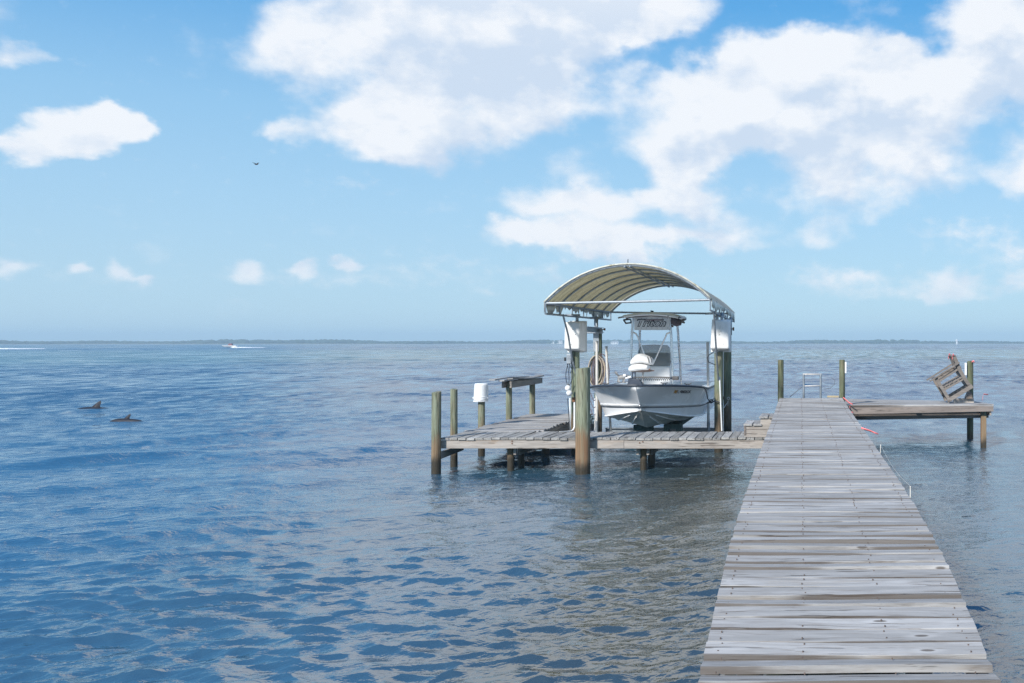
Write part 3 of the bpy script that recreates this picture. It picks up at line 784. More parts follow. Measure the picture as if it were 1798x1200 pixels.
# ------------------------------------------------------------ text helper
def text_mesh(s, size, extrude=.002, shear=0.0, width=None, bold=0.0):
    cu = bpy.data.curves.new('lettering', 'FONT'); cu.body = s; cu.size = size; cu.extrude = extrude; cu.shear = shear; cu.offset = bold
    cu.align_x = 'CENTER'; cu.align_y = 'CENTER'
    ob = bpy.data.objects.new('lettering', cu); COL.objects.link(ob)
    dg = bpy.context.evaluated_depsgraph_get(); me = bpy.data.meshes.new_from_object(ob.evaluated_get(dg))
    bpy.data.objects.remove(ob)
    xs = [v.co.x for v in me.vertices]; ys = [v.co.y for v in me.vertices]
    cx_, cy_ = (min(xs) + max(xs)) / 2, (min(ys) + max(ys)) / 2
    k = width / (max(xs) - min(xs)) if width else 1
    for v in me.vertices: v.co.x = (v.co.x - cx_) * k; v.co.y -= cy_
    return me

# ------------------------------------------------------------ boat
BX, BY = -3.09, 18.70
def boat():
    t = thing('fishing_boat', 'white centre console fishing boat raised on the lift under the canopy', 'boat', (BX, BY + 3, .47))
    L = 6.3
    def b(s): return 1.17 * (1 - (1 - min(s / 1.8, 1)) ** 2) ** .58 if s > 0 else 0
    def rz(s): return 1.395 - .14 * min(s / 1.8, 1) ** 1.3 - .03 * max(0, (s - 1.8) / 4.5)
    def kz(s): return float(np.interp(s, [0, .15, .45, .8, 1.05, 1.3, 1.7, 6.3], [1.30, 1.21, .985, .72, .565, .495, .470, .46]))
    SCH = .58
    def c(s): return float(np.interp(s, [0, SCH, .75, .95, 1.2, 1.5, 2.0, 2.8, 6.3], [0, 0, .30, .54, .74, .88, .97, 1.01, 1.0]))
    def cz(s): return kz(s) if s <= SCH else float(np.interp(s, [SCH, .75, 1.0, 1.3, 1.8, 2.5, 6.3], [kz(SCH), .835, .775, .725, .69, .665, .655]))
    S = [0, .02, .06, .12, .2, .3, .42, .58, .66, .75, .85, .95, 1.08, 1.2, 1.35, 1.5, 1.7, 1.9, 2.2, 2.6, 3.2, 4, 5, 6.3]
    def side_pt(s, u, sg, off=0):   # u 0 chine .. 1 rail
        cc, zc = c(s), cz(s); bb, zr = max(b(s), cc * 0 + .012), rz(s)
        fl = u ** 1.25 if s < 2 else u ** 1.1
        x = cc + (bb - cc) * fl
        return Vector((BX + sg * (x + off), BY + s - off * .6 * (1 if s < 1.2 else 0), zc + (zr - zc) * u))
    U = [0, .08, .18, .3, .42, .5, .58, .7, .8, .9, .96, 1]
    for sg in (1,):
        pass
    mb = MB()
    for sg in (-1, 1):
        rows = [[side_pt(s, u, sg) for u in U] for s in S]
        if sg == 1: rows = [list(r_) for r_ in rows]
        m0 = len(mb.f); mb.grid(rows)
        if sg == -1:
            mb.f[m0:] = [tuple(reversed(f)) for f in mb.f[m0:]]
        mb.f[m0:] = [tuple(reversed(f)) for f in mb.f[m0:]]
    # transom
    tr = [side_pt(6.3, u, -1) for u in U] + [side_pt(6.3, u, 1) for u in reversed(U)] + [Vector((BX, BY + 6.3, kz(6.3)))]
    mb.add(tr, [tuple(range(len(tr)))])
    hull = mb.build('hull', M['gelcoat'], t, smooth=True)
    mb = MB()
    for sg in (-1, 1):
        rows = []
        for s in [q for q in S if q >= .42]:
            cc, zc, zk = c(s), cz(s), kz(s); r_ = []
            for u, dz_ in ((0, 0), (.34, 0), (.36, -.014), (.40, -.012), (.41, 0), (.68, 0), (.70, -.014), (.74, -.012), (.75, 0), (.95, -.004), (1, 0)):
                r_.append((BX + sg * cc * u, BY + s, zk + (zc - zk) * u + dz_ * min(1, cc * 2)))
            rows.append(r_)
        m0 = len(mb.f); mb.grid(rows)
        if sg == 1: mb.f[m0:] = [tuple(reversed(f)) for f in mb.f[m0:]]
        mb.f[m0:] = [tuple(reversed(f)) for f in mb.f[m0:]]
    mb.build('hull_bottom', M['hullbottom'], t, smooth=True)
    # spray strakes (pale lines) and chine flat
    for frac in (.37, .71):
        for sg in (-1, 1):
            pts = []
            for s in (.8, .95, 1.1, 1.3, 1.6, 2, 3, 5, 6.2):
                cc, zc, zk = c(s), cz(s), kz(s); pts.append((BX + sg * cc * frac, BY + s, zk + (zc - zk) * frac - .012))
            mb = MB(); mb.tube(pts, .011, 6); mb.build('spray_strake', M['gelcoat'], t, smooth=True)
    for sg in (-1, 1):
        mb = MB(); mb.tube([(BX + sg * (c(s) + .004), BY + s, cz(s)) for s in (.62, .75, .85, .95, 1.08, 1.2, 1.35, 1.5, 1.7, 1.9, 2.4, 3.2, 4.5, 6.25)], .014, 6); mb.build('chine', M['gelcoat'], t, smooth=True)
        # knuckle with dark pinstripes
        for (d0, d1, mat, off, nm) in ((0, .014, 'navy', .007, 'pinstripe'), (.022, .030, 'grey', .0065, 'pinstripe'), (.036, .062, 'gelcoat', .012, 'knuckle')):
            ss = [.47, .5, .54, .6] + [s for s in S if s > .6]
            def uu(s, d): return max(0, (.955 - .075 * min(s / 2.0, 1) + d - cz(s)) / (rz(s) - cz(s)))
            mb = MB(); rows = [[side_pt(s, uu(s, d), sg, off) for d in (d0, d1)] + [side_pt(s, uu(s, d), sg, 0) for d in (d1, d0)] + [side_pt(s, uu(s, d0), sg, off)] for s in ss]
            mb.grid(rows)
            if sg == 1: mb.f = [tuple(reversed(f)) for f in mb.f]
            mb.build(nm, M[mat], t)
    mb = MB(); mb.tube([side_pt(0.0, .47, 1) + Vector((0, .34, -.0)), side_pt(0, .47, 1) + Vector((0, .28, 0))], .02, 10)
    # bow eye
    mb = MB(); mb.tube([(BX, BY + .43, .985), (BX, BY + .385, .985)], .024, 10); mb.build('bow_eye', M['alu'], t, smooth=True)
    # rub rail
    pts = [side_pt(s, 1, -1, .012) for s in reversed(S)] + [side_pt(s, 1, 1, .012) for s in S]
    mb = MB(); mb.tube(pts, .022, 8); mb.build('rub_rail', M['navy'], t, smooth=True)
    pts = [side_pt(s, .955, -1, .004) for s in reversed(S)] + [side_pt(s, .955, 1, .004) for s in S]
    mb = MB(); mb.tube(pts, .017, 8); mb.build('rub_rail_lip', M['gelcoat'], t, smooth=True)
    # casting deck, gunwales, cockpit
    mb = MB(); rows = []
    for s in [q for q in S if q <= 1.9]:
        bb = max(b(s) - .02, .001); rows.append([(BX + bb * u, BY + s + .01, rz(s) + .012 - .0 * u) for u in (-1, -.5, 0, .5, 1)])
    mb.grid(rows); mb.f = [tuple(reversed(f)) for f in mb.f]; mb.build('bow_deck', M['gelcoat'], t)
    for sg in (-1, 1):
        mb = MB(); rows = []
        for s in [q for q in S if q >= 1.9]:
            bb = b(s) - .02; rows.append([(BX + sg * bb, BY + s, rz(s) + .012), (BX + sg * (bb - .22), BY + s, rz(s) + .012), (BX + sg * (bb - .22), BY + s, .80)])
        mb.grid(rows); mb.build('gunwale', M['gelcoat'], t)
    MB().box((BX - .93, BY + 1.9, .79), (BX + .93, BY + 6.25, .80)).build('cockpit_floor', M['gelcoat'], t)
    MB().box((BX - .93, BY + 1.88, .801), (BX + .93, BY + 1.895, rz(1.9) + .008)).build('deck_step', M['gelcoat'], t)
    # cleats
    for sx_, s in ((-.72, .75), (.47, .42), (.86, .95)):
        x, y_, z = BX + sx_, BY + s, rz(s) + .014
        mb = MB(); mb.tube([(x - .07, y_, z + .045), (x - .03, y_, z + .032), (x + .03, y_, z + .032), (x + .07, y_, z + .045)], .010, 6); mb.bar((x - .025, y_, z), (x - .025, y_, z + .034), .02, .02); mb.bar((x + .025, y_, z), (x + .025, y_, z + .034), .02, .02)
        mb.build('cleat', M['black'], t, smooth=True)
    # console
    cy_ = BY + 2.35; cx_ = at(1145, 0, cy_).x
    def lofted(secs):
        m = MB(); m.hexa([*secs[0], *secs[1]]); return m
    w0, w1 = .41, .37
    m = MB(); m.hexa([(cx_ - w0, cy_, .80), (cx_ + w0, cy_, .80), (cx_ + w0, cy_ + .8, .80), (cx_ - w0, cy_ + .8, .80),
            (cx_ - w1, cy_ + .06, 1.70), (cx_ + w1, cy_ + .06, 1.70), (cx_ + w1, cy_ + .62, 1.74), (cx_ - w1, cy_ + .62, 1.74)])
    m.build('console', M['gelcoat'], t, bevel=.035)
    MB().hexa([(cx_ - .32, cy_ + .50, 1.745), (cx_ + .32, cy_ + .50, 1.745), (cx_ + .32, cy_ + .66, 1.745), (cx_ - .32, cy_ + .66, 1.745), (cx_ - .30, cy_ + .52, 1.98), (cx_ + .30, cy_ + .52, 1.98), (cx_ + .30, cy_ + .62, 1.98), (cx_ - .30, cy_ + .62, 1.98)]).build('dash_cowl', M['brown'], t, bevel=.02)
    MB().hexa([(cx_ + .02, cy_ + .44, 1.80), (cx_ + .27, cy_ + .44, 1.80), (cx_ + .27, cy_ + .495, 1.80), (cx_ + .02, cy_ + .495, 1.80), (cx_ + .02, cy_ + .44, 1.97), (cx_ + .25, cy_ + .44, 1.97), (cx_ + .25, cy_ + .495, 1.97), (cx_ + .02, cy_ + .495, 1.97)]).build('fish_finder', M['black'], t, bevel=.02)
    mb = MB(); yb, yt = cy_ + .10, cy_ + .34; prof_x = [(-.365, 1.70), (-.355, 1.95), (-.32, 2.10), (-.27, 2.145), (0, 2.16), (.27, 2.145), (.32, 2.10), (.355, 1.95), (.365, 1.70)]
    def wy(z, x): return yb + (z - 1.70) * .55 + .5 * x * x
    lower = [(cx_ + x, wy(1.70, x), 1.70) for x, z in prof_x]; upper = [(cx_ + x, wy(z, x), z) for x, z in prof_x]
    mb.grid([lower, upper]); mb.f = [f for f in mb.f]
    mb.build('windshield', M['windshield'], t, smooth=True, solid=.006)
    # T-top frame
    fy = cy_ - .02; zt = 2.745
    def X(px): return at(px, 0, fy).x
    legs = [((X(1104.5), fy - .02, rz(2.3) - .38), (X(1107.5), fy, 1.9), (X(1111), fy + .02, zt)),
            ((X(1183), fy - .02, rz(2.3) - .38), (X(1180.5), fy, 1.9), (X(1176.5), fy + .02, zt)),
            ((X(1107) , fy + .9, .8), (X(1112), fy + .75, 1.9), (X(1116), fy + .62, zt)),
            ((X(1189), fy + .9, .8), (X(1186), fy + .75, 1.9), (X(1182), fy + .62, zt))]
    for l in legs:
        mb = MB(); mb.tube(l, .027, 10); mb.build('top_leg', M['alu'], t, smooth=True)
    for (pa, pb) in (((1112, 584), (1138, 641)), ((1176, 584), (1146, 641))):
        a0, a1 = at(*pa, fy), at(*pb, fy + .1); sgn = 1 if pb[0] > pa[0] else -1
        mb = MB(); mb.tube([a0, a0 + Vector((sgn * .06, 0, -.03)), a0 + Vector((sgn * .10, .02, -.11)), a1], .017, 8); mb.build('brace', M['alu'], t, smooth=True)
    mb = MB(); rows = []
    for yy, zz in ((fy - .25, .0), (fy - .2, .035), (fy + .2, .05), (fy + .9, .05), (fy + 1.25, .03), (fy + 1.3, 0)):
        rows.append([(X(px), yy, 2.72 + zz + .06 * (1 - ((px - 1144) / 48) ** 2)) for px in (1097, 1105, 1118, 1131, 1144, 1157, 1170, 1183, 1193)])
    mb.grid(rows); mb.build('hard_top', M['gelcoat'], t, smooth=True, solid=.035)
    zz = [2.70, 2.74]
    mb = MB(); mb.tube([at(1099, 559, fy - .1), at(1112, 556, fy - .12), at(1144, 554.5, fy - .14), at(1176, 556, fy - .12), at(1192, 558, fy - .1)], .02, 8); mb.build('top_rail', M['darkgrey'], t, smooth=True)
    for a in (((1085.5, 558.5), (1108, 554)), ((1172, 555), (1195, 557.5))):
        mb = MB(); mb.tube([at(*a[0], fy - .25), at(*a[1], fy - .1)], .017, 8); mb.build('rod_holder', M['grey'], t, smooth=True)
    mb = MB(); q = [at(1095, 562, fy), at(1099, 568, fy), at(1108, 567, fy + .1), at(1107, 561, fy + .1), at(1095, 562, fy)]; mb.tube(q, .02, 6); mb.build('side_bracket', M['darkgrey'], t, smooth=True)
    # rolled life jackets / bag stowed on the right of the top
    mb = MB(); mb.tube([at(1179, 562, fy + .1), at(1184, 565, fy), at(1190, 567, fy - .05), at(1195, 569, fy)], [.05, .085, .085, .04], 10); mb.build('stowed_bag', M['rope'], t, smooth=True)
    mb = MB(); mb.tube([at(1186, 561, fy), at(1196, 564, fy - .05), at(1203, 561.5, fy - .1)], [.03, .035, .02], 8); mb.tube([at(1190, 563, fy), at(1202, 567, fy - .05)], [.03, .02], 8); mb.build('rod_rack', M['darkgrey'], t, smooth=True)
    mb = MB(); mb.tube([at(1181, 571, fy), at(1181, 575, fy)], [.02, .022], 8); mb.build('brass_light', M['brown'], t, smooth=True)
    # name plate
    y0 = fy - .045; a, b2 = at(1113.5, 580, y0), at(1176, 557, y0)
    plate = MB().box((a.x, y0, a.z), (b2.x, y0 + .012, b2.z)).build('name_plate', M['sign'], t)
    cc = at(1144.3, 567.3, y0); 
    def put(me, mat, p, rot=(R(90), 0, 0), parent=t, name='lettering'):
        ob = bpy.data.objects.new(name, me); COL.objects.link(ob); me.materials.append(M[mat]); ob.location = p; ob.rotation_euler = rot; adopt(ob, parent); return ob
    me = text_mesh('Triton', .21, .0015, .35, .62, .012); put(me, 'black', (cc.x, y0 - .0035, cc.z), parent=plate)
    me = text_mesh('Triton', .195, .0015, .35, .575, -.001); put(me, 'sign', (cc.x, y0 - .0075, cc.z - .004), parent=plate)
    l0, l1 = at(1118, 562.2, y0), at(1166, 562.2, y0)
    MB().hexa([(l0.x, y0 - .006, l0.z - .012), (l1.x - .01, y0 - .006, l0.z - .012), (l1.x - .01, y0, l0.z - .012), (l0.x, y0, l0.z - .012), (l0.x + .01, y0 - .006, l0.z + .012), (l1.x, y0 - .006, l0.z + .012), (l1.x, y0, l0.z + .012), (l0.x + .01, y0, l0.z + .012)]).build('swash', M['black'], plate)
    l0 = at(1136, 562.2, y0)
    MB().box((l0.x, y0 - .008, l0.z - .007), (l1.x - .06, y0 - .0065, l0.z + .006)).build('swash', M['red'], plate)
    mb = MB()
    for i in range(7):
        for py in (559.3, 576.3):
            q = at(1117 + i * 9.2, py, y0); mb.tube([(q.x, y0 - .004, q.z), (q.x, y0, q.z)], .007, 6)
    mb.build('screws', M['darkgrey'], plate)
    # registration on the right of the bow, follows the hull
    def hull_text(s_txt, pxc, pyc, h, w_, mat, shear=.15):
        me = text_mesh(s_txt, h, .0012, shear, w_, .0025)
        for v in me.vertices:
            px = pxc + v.co.x * F / 19.4; py = pyc - v.co.y * F / 19.4
            best = None
            for i in range(1, len(S) * 8):
                s = i * 1.9 / (len(S) * 8); u = None
                # height at this y
                lo, hi = 0.0, 1.0
                Yh = BY + s; zt_ = EYE - (py - HY) * Yh / F
                u = (zt_ - cz(s)) / (rz(s) - cz(s))
                if not 0 <= u <= 1: continue
                p = side_pt(s, u, 1); ppx = CX + p.x * F / p.y
                if best is None or abs(ppx - px) < best[0]: best = (abs(ppx - px), s, u)
            s, u = best[1], best[2]; p = side_pt(s, u, 1, .005 + (v.co.z + .0012))
            v.co = p
        ob = bpy.data.objects.new('registration_number', me); COL.objects.link(ob); me.materials.append(M[mat]); adopt(ob, t)
    hull_text('FL 4802LX', 1199.5, 688.3, .072, .30, 'darkgrey')
    me = text_mesh('M', .085, .0012, .5, .075, .004)
    hull_text('M', 1185.5, 688.2, .10, .085, 'orange', .6)
    # bow seat on a pedestal
    sy = BY + 1.45; 
    mb = MB(); mb.tube([at(1129, 677, sy), at(1129, 655, sy)], .016, 8); mb.tube([at(1129, 656.5, sy), at(1129, 652, sy)], [.022, .03], 8); mb.build('seat_pedestal', M['grey'], t, smooth=True)
    def cushion(secs, mat, name):   # sections: centre, half height, half depth
        m = MB(); n = 14; vs = []
        for (cpx, cpy, hh, hd) in secs:
            p = at(cpx, cpy, sy)
            for k in range(n):
                a = 6.2832 * k / n; ca, sa = math.cos(a), math.sin(a)
                vs.append((p.x, p.y + hd * math.copysign(abs(ca) ** .6, ca), p.z + hh * math.copysign(abs(sa) ** .6, sa)))
        r_ = len(secs)
        m.add(vs, [(i * n + k, i * n + (k + 1) % n, (i + 1) * n + (k + 1) % n, (i + 1) * n + k) for i in range(r_ - 1) for k in range(n)] + [tuple(reversed(range(n))), tuple(range((r_ - 1) * n, r_ * n))])
        o = m.build(name, M[mat], t, smooth=True); o.modifiers.new('sub', 'SUBSURF').levels = 1; o.modifiers['sub'].render_levels = 2; return o
    cushion([(1104.5, 649, .02, .1), (1106, 648, .055, .17), (1114, 645.5, .075, .2), (1126, 644.5, .065, .21), (1134, 645, .06, .21), (1139, 645.5, .05, .2), (1141, 646, .02, .12)], 'vinyl', 'seat_cushion')
    cushion([(1107, 638, .02, .1), (1110, 635.5, .06, .17), (1117, 631, .10, .2), (1125, 629.5, .105, .2), (1134, 631, .09, .2), (1140, 633.5, .085, .2), (1145.5, 635, .07, .18), (1148, 636, .03, .12)], 'vinyl', 'seat_back')
    for px in (1137, 1142):
        mb = MB(); pts = [at(px, 627, sy - .15), at(px + 1.5, 631, sy - .205), at(px + 2.5, 637, sy - .20)]; mb.tube(pts, .008, 6); mb.build('seat_strap', M['darkgrey'], t)
    mb = MB(); q = [at(1108, 653.2, sy), at(1118, 651.4, sy), at(1128, 650.8, sy), at(1140, 651, sy), at(1149, 651.3, sy)]
    mb.tube(q, [.008, .025, .04, .028, .006], 8); mb.build('seat_pan', M['brown'], t, smooth=True)
    mb = MB(); mb.tube([at(1140, 650.5, sy - .15), at(1141.8, 646, sy - .16)], .009, 6); mb.build('seat_lever', M['rust'], t)
    # trolling motor
    ty = BY + .55
    mnt = MB(); p0, p1, p2, p3 = at(1101, 676.5, ty), at(1129, 676.5, ty), at(1123, 667, ty), at(1103, 664, ty)
    mnt.hexa([p0, p1, p1 + Vector((0, .2, 0)), p0 + Vector((0, .2, 0)), p3, p2, p2 + Vector((-.02, .18, 0)), p3 + Vector((.02, .18, 0))]); mb = mnt.build('motor_mount', M['navy'], t, bevel=.015)
    mb = MB(); mb.bar(at(1110.5, 667, ty + .08), at(1110.5, 655, ty + .08), .02, .03); mb.bar(at(1115.3, 667, ty + .08), at(1115.3, 655, ty + .08), .02, .03); mb.bar(at(1109.5, 654.5, ty + .08), at(1116.5, 654.5, ty + .08), .03, .03); mb.build('mount_yoke', M['navy'], t)
    mb = MB(); mb.tube([at(1112, 663.0, ty + .08), at(1150, 662.6, ty + .08), at(1181, 663.6, ty + .08)], .0145, 8); mb.build('motor_shaft', M['darkgrey'], t, smooth=True)
    pts = []
    for i in range(15 * 10 + 1):
        u = i / 150; c0 = at(1124 + (1177 - 1124) * u, 666.2 + .6 * math.sin(u * 3), ty + .06); a = 6.2832 * i / 10
        pts.append(c0 + Vector((.006 * math.sin(a), -.018 * math.sin(a), .020 * math.cos(a))))
    mb = MB(); mb.tube([at(1121, 664, ty + .06), at(1123, 667, ty + .05)] + pts + [at(1180, 665, ty + .06)], .0058, 5); mb.build('coiled_cord', M['black'], t, smooth=True)
    a, b2 = at(1180, 668, ty), at(1191, 661.2, ty); MB().box((a.x, ty - .0, a.z), (b2.x, ty + .13, b2.z)).build('motor_head', M['darkgrey'], t, bevel=.012)
    MB().box((a.x - .04, ty + .02, a.z + .015), (a.x - .002, ty + .11, b2.z - .01)).build('head_collar', M['navy'], t, bevel=.01)
    mb = MB(); mb.tube([at(1085, 663.5, ty + .08), at(1087, 663.2, ty + .08), at(1092, 662.8, ty + .08), at(1100, 662.5, ty + .08), at(1105, 662, ty + .08)], [.025, .04, .045, .04, .03], 12); mb.build('lower_unit', M['grey'], t, smooth=True)
    mb = MB(); mb.tube([at(1094.5, 660, ty), at(1099, 659.3, ty)], [.03, .025], 10); mb.tube([at(1098, 664.5, ty + .02), at(1108, 662, ty + .03)], [.02, .022], 8); mb.build('motor_bracket', M['sign'], t, smooth=True)
    for (a, b3, c3) in (((1086, 661), (1081.5, 655.5), (1080.5, 653)), ((1085.5, 665), (1086, 671), (1089.5, 672.5)), ((1096, 665), (1094, 672), (1098.5, 673))):
        mb = MB(); p = [at(*a, ty + .06), at(*b3, ty + .05), at(*c3, ty + .04)]
        w_ = [.022, .042, .03]; rows = [[p[i] + Vector((-w_[i] * .7, .02, 0)), p[i] + Vector((w_[i] * .7, -.02, .006))] for i in range(3)]
        mb.grid(rows); mb.build('propeller_blade', M['grey'], t, smooth=True, solid=.008)
    # black deck hatch hump right of bow
    a = at(1213, 677, BY + 1.3); MB().box((a.x - .09, BY + 1.2, rz(1.3) + .012), (a.x + .09, BY + 1.5, rz(1.3) + .028)).build('deck_hatch', M['grey'], t, bevel=.005)
boat()

# ------------------------------------------------------------ boat lift
def lift():
    t = thing('boat_lift', 'steel and timber lift cradle holding the boat between four pilings', 'boat lift', (BX, 21.5, .2))
    for yy in (20.55, 22.7):
        mb = MB(); mb.box((-4.45, yy - .06, .10), (-1.80, yy + .06, .115)); mb.box((-4.45, yy - .06, .245), (-1.80, yy + .06, .26)); mb.box((-4.45, yy - .006, .115), (-1.80, yy + .006, .245)); mb.build('cradle_beam', M['galv'], t)
    for i, (pa, pb) in enumerate(((1112, 1147), (1165, 1196))):
        Y = 20.3; a, b_ = at(pa, 758, Y), at(pb, 745, Y)
        if i == 0:
            MB().box((a.x, Y, .40), (b_.x, Y + .10, .52)).build('bunk_end', M['bunkgreen'], t, bevel=.008)
        else:
            mb = MB(); mb.box((a.x, Y, .36), (a.x + .10, Y + .3, .53)); mb.box((a.x + .10, Y, .44), (b_.x - .06, Y + .3, .535)); mb.box((b_.x - .11, Y + .01, .36), (b_.x - .07, Y + .3, .44)); mb.box((b_.x - .06, Y + .005, .36), (b_.x, Y + .3, .545)); mb.build('bunk_end', M['bunkgreen'], t, bevel=.006)
        xc = (a.x + b_.x) / 2
        MB().box((xc - .14, Y + .32, .47), (xc + .14, 23.6, .56)).build('bunk_board', M['bunkgreen'], t)
    # top beams over the pilings
    def xat(px, Y): return at(px, 0, Y).x
    for (px, Y0, Y1, z) in ((1012, 20.15, 22.75, 2.43), (1262, 20.2, 23.3, 2.42)):
        x = -4.545 if px < 1100 else -1.66
        mb = MB(); mb.box((x - .05, Y0, z), (x + .05, Y1, z + .012)); mb.box((x - .05, Y0, z + .10), (x + .05, Y1, z + .112)); mb.box((x - .007, Y0, z + .012), (x + .007, Y1, z + .10)); mb.build('top_beam', M['galv'], t)
    a, b_ = at(1026, 586, 22.3), at(1058, 578, 22.3)
    MB().box((a.x, 22.25, a.z), (b_.x, 22.35, b_.z)).build('top_beam', M['galv'], t, bevel=.01)
    mb = MB(); c = at(1057, 579, 22.3); mb.tube([(c.x, 22.3, c.z), (c.x + .07, 22.3, c.z + .005)], .012, 6); mb.tube([(c.x + .06, 22.3, c.z - .02), (c.x + .06, 22.3, c.z + .03)], .02, 6); mb.build('beam_bolt', M['rust'], t)
    mb = MB(); c = at(1284, 578, 23.0); mb.tube([(c.x, 23, c.z), (c.x + .06, 23, c.z)], .015, 6); mb.tube([(c.x + .05, 23, c.z - .04), (c.x + .05, 23, c.z + .04)], .022, 6); mb.build('beam_bolt', M['rust'], t)
    # pile caps
    for (px, Y) in ((1049, 22.5), (1277.5, 23.0)):
        x = xat(px, Y); MB().box((x - .075, Y - .1, 2.43), (x + .05, Y - .092, 2.0)).build('cap_plate', M['galv'], t)
    return t
lift()
def motor_cover(px0, px1, py0, py1, Y, label, flip):
    a, b_ = at(px0, py1, Y), at(px1, py0, Y)
    x0, x1, z0, z1 = a.x, b_.x, a.z, b_.z; w = x1 - x0
    t = thing('motor_cover', label, 'motor cover', ((x0 + x1) / 2, Y, z0), 'white lift motor covers')
    # a shallow tub standing on end: narrower lid face at the front, flange behind
    m = MB()
    f0 = .05 if flip else .02; f1 = .02 if flip else .09
    m.hexa([(x0 + f0 * .3, Y - .16, z0 + .07), (x1 - f1, Y - .16, z0 + .07), (x1 - .012, Y + .16, z0 + .02), (x0 + .01, Y + .16, z0 + .02),
            (x0 + f0, Y - .16, z1 - .03), (x1 - f1 * .8, Y - .16, z1 - .03), (x1 - .012, Y + .16, z1 - .012), (x0 + .03, Y + .16, z1 - .012)])
    m.build('shell', M['box_plastic'], t, bevel=.03)
    m = MB(); m.hexa([(x0, Y + .163, z0), (x1, Y + .163, z0 - .0), (x1, Y + .185, z0), (x0, Y + .185, z0), (x0 + .025, Y + .163, z1), (x1, Y + .163, z1), (x1, Y + .185, z1), (x0 + .025, Y + .185, z1)])
    m.build('flange', M['box_plastic'], t, bevel=.006)
    rd2 = random.Random(px0); 
    for i in range(3):
        xx = x0 + w * rd2.uniform(.35, .8); zz = z0 + (z1 - z0) * rd2.uniform(.2, .8)
        mb = MB(); mb.tube([(xx, Y - .158, zz), (xx, Y - .168, zz)], .009, 7); mb.build('screw', M['grey'], t)
    return t
motor_cover(993, 1027.5, 563.5, 619.5, 20.15, 'left white motor cover with a stained top corner, above the side deck', False)
motor_cover(1247, 1282.5, 561, 618.7, 20.25, 'right white motor cover with a dirty grey lower band, beside the boat', True)
def dirt_band():
    pass

# guide poles
def guide(pts, r, label, mat='pvc', foot=None):
    t = thing('guide_pole', label, 'guide pole', pts[0], 'pvc boat guide poles')
    mb = MB(); mb.tube(pts, r, 12); mb.build('pipe', M[mat], t, smooth=True)
    p = Vector(pts[-1]); d = (Vector(pts[-1]) - Vector(pts[-2])).normalized()
    mb = MB(); mb.tube([p - d * .03, p + d * .012], r * 1.12, 12); mb.build('cap', M[mat], t, smooth=True)
    if foot:
        mb = MB(); mb.tube([pts[0], Vector(pts[0]) + (Vector(pts[1]) - Vector(pts[0])) * foot], r * 1.18, 12); mb.build('foot_sleeve', M['galv'], t, smooth=True)
guide([at(1047.5, 765, 21.6), at(1048.2, 680, 21.6), at(1048, 600, 21.6)], .030, 'white guide pole in front of the hose coil, touching the left side of the hull', foot=.3)
guide([at(1072.5, 762, 22.0), at(1068, 690, 22.0), at(1064.5, 609, 22.0)], .028, 'short leaning white guide pole rising behind the left bow rail')
guide([at(1244, 762, 21.8), at(1243.6, 690, 21.8), at(1242.6, 602, 21.8)], .030, 'guide pole on the right of the hull where the black rope is knotted', foot=.3)

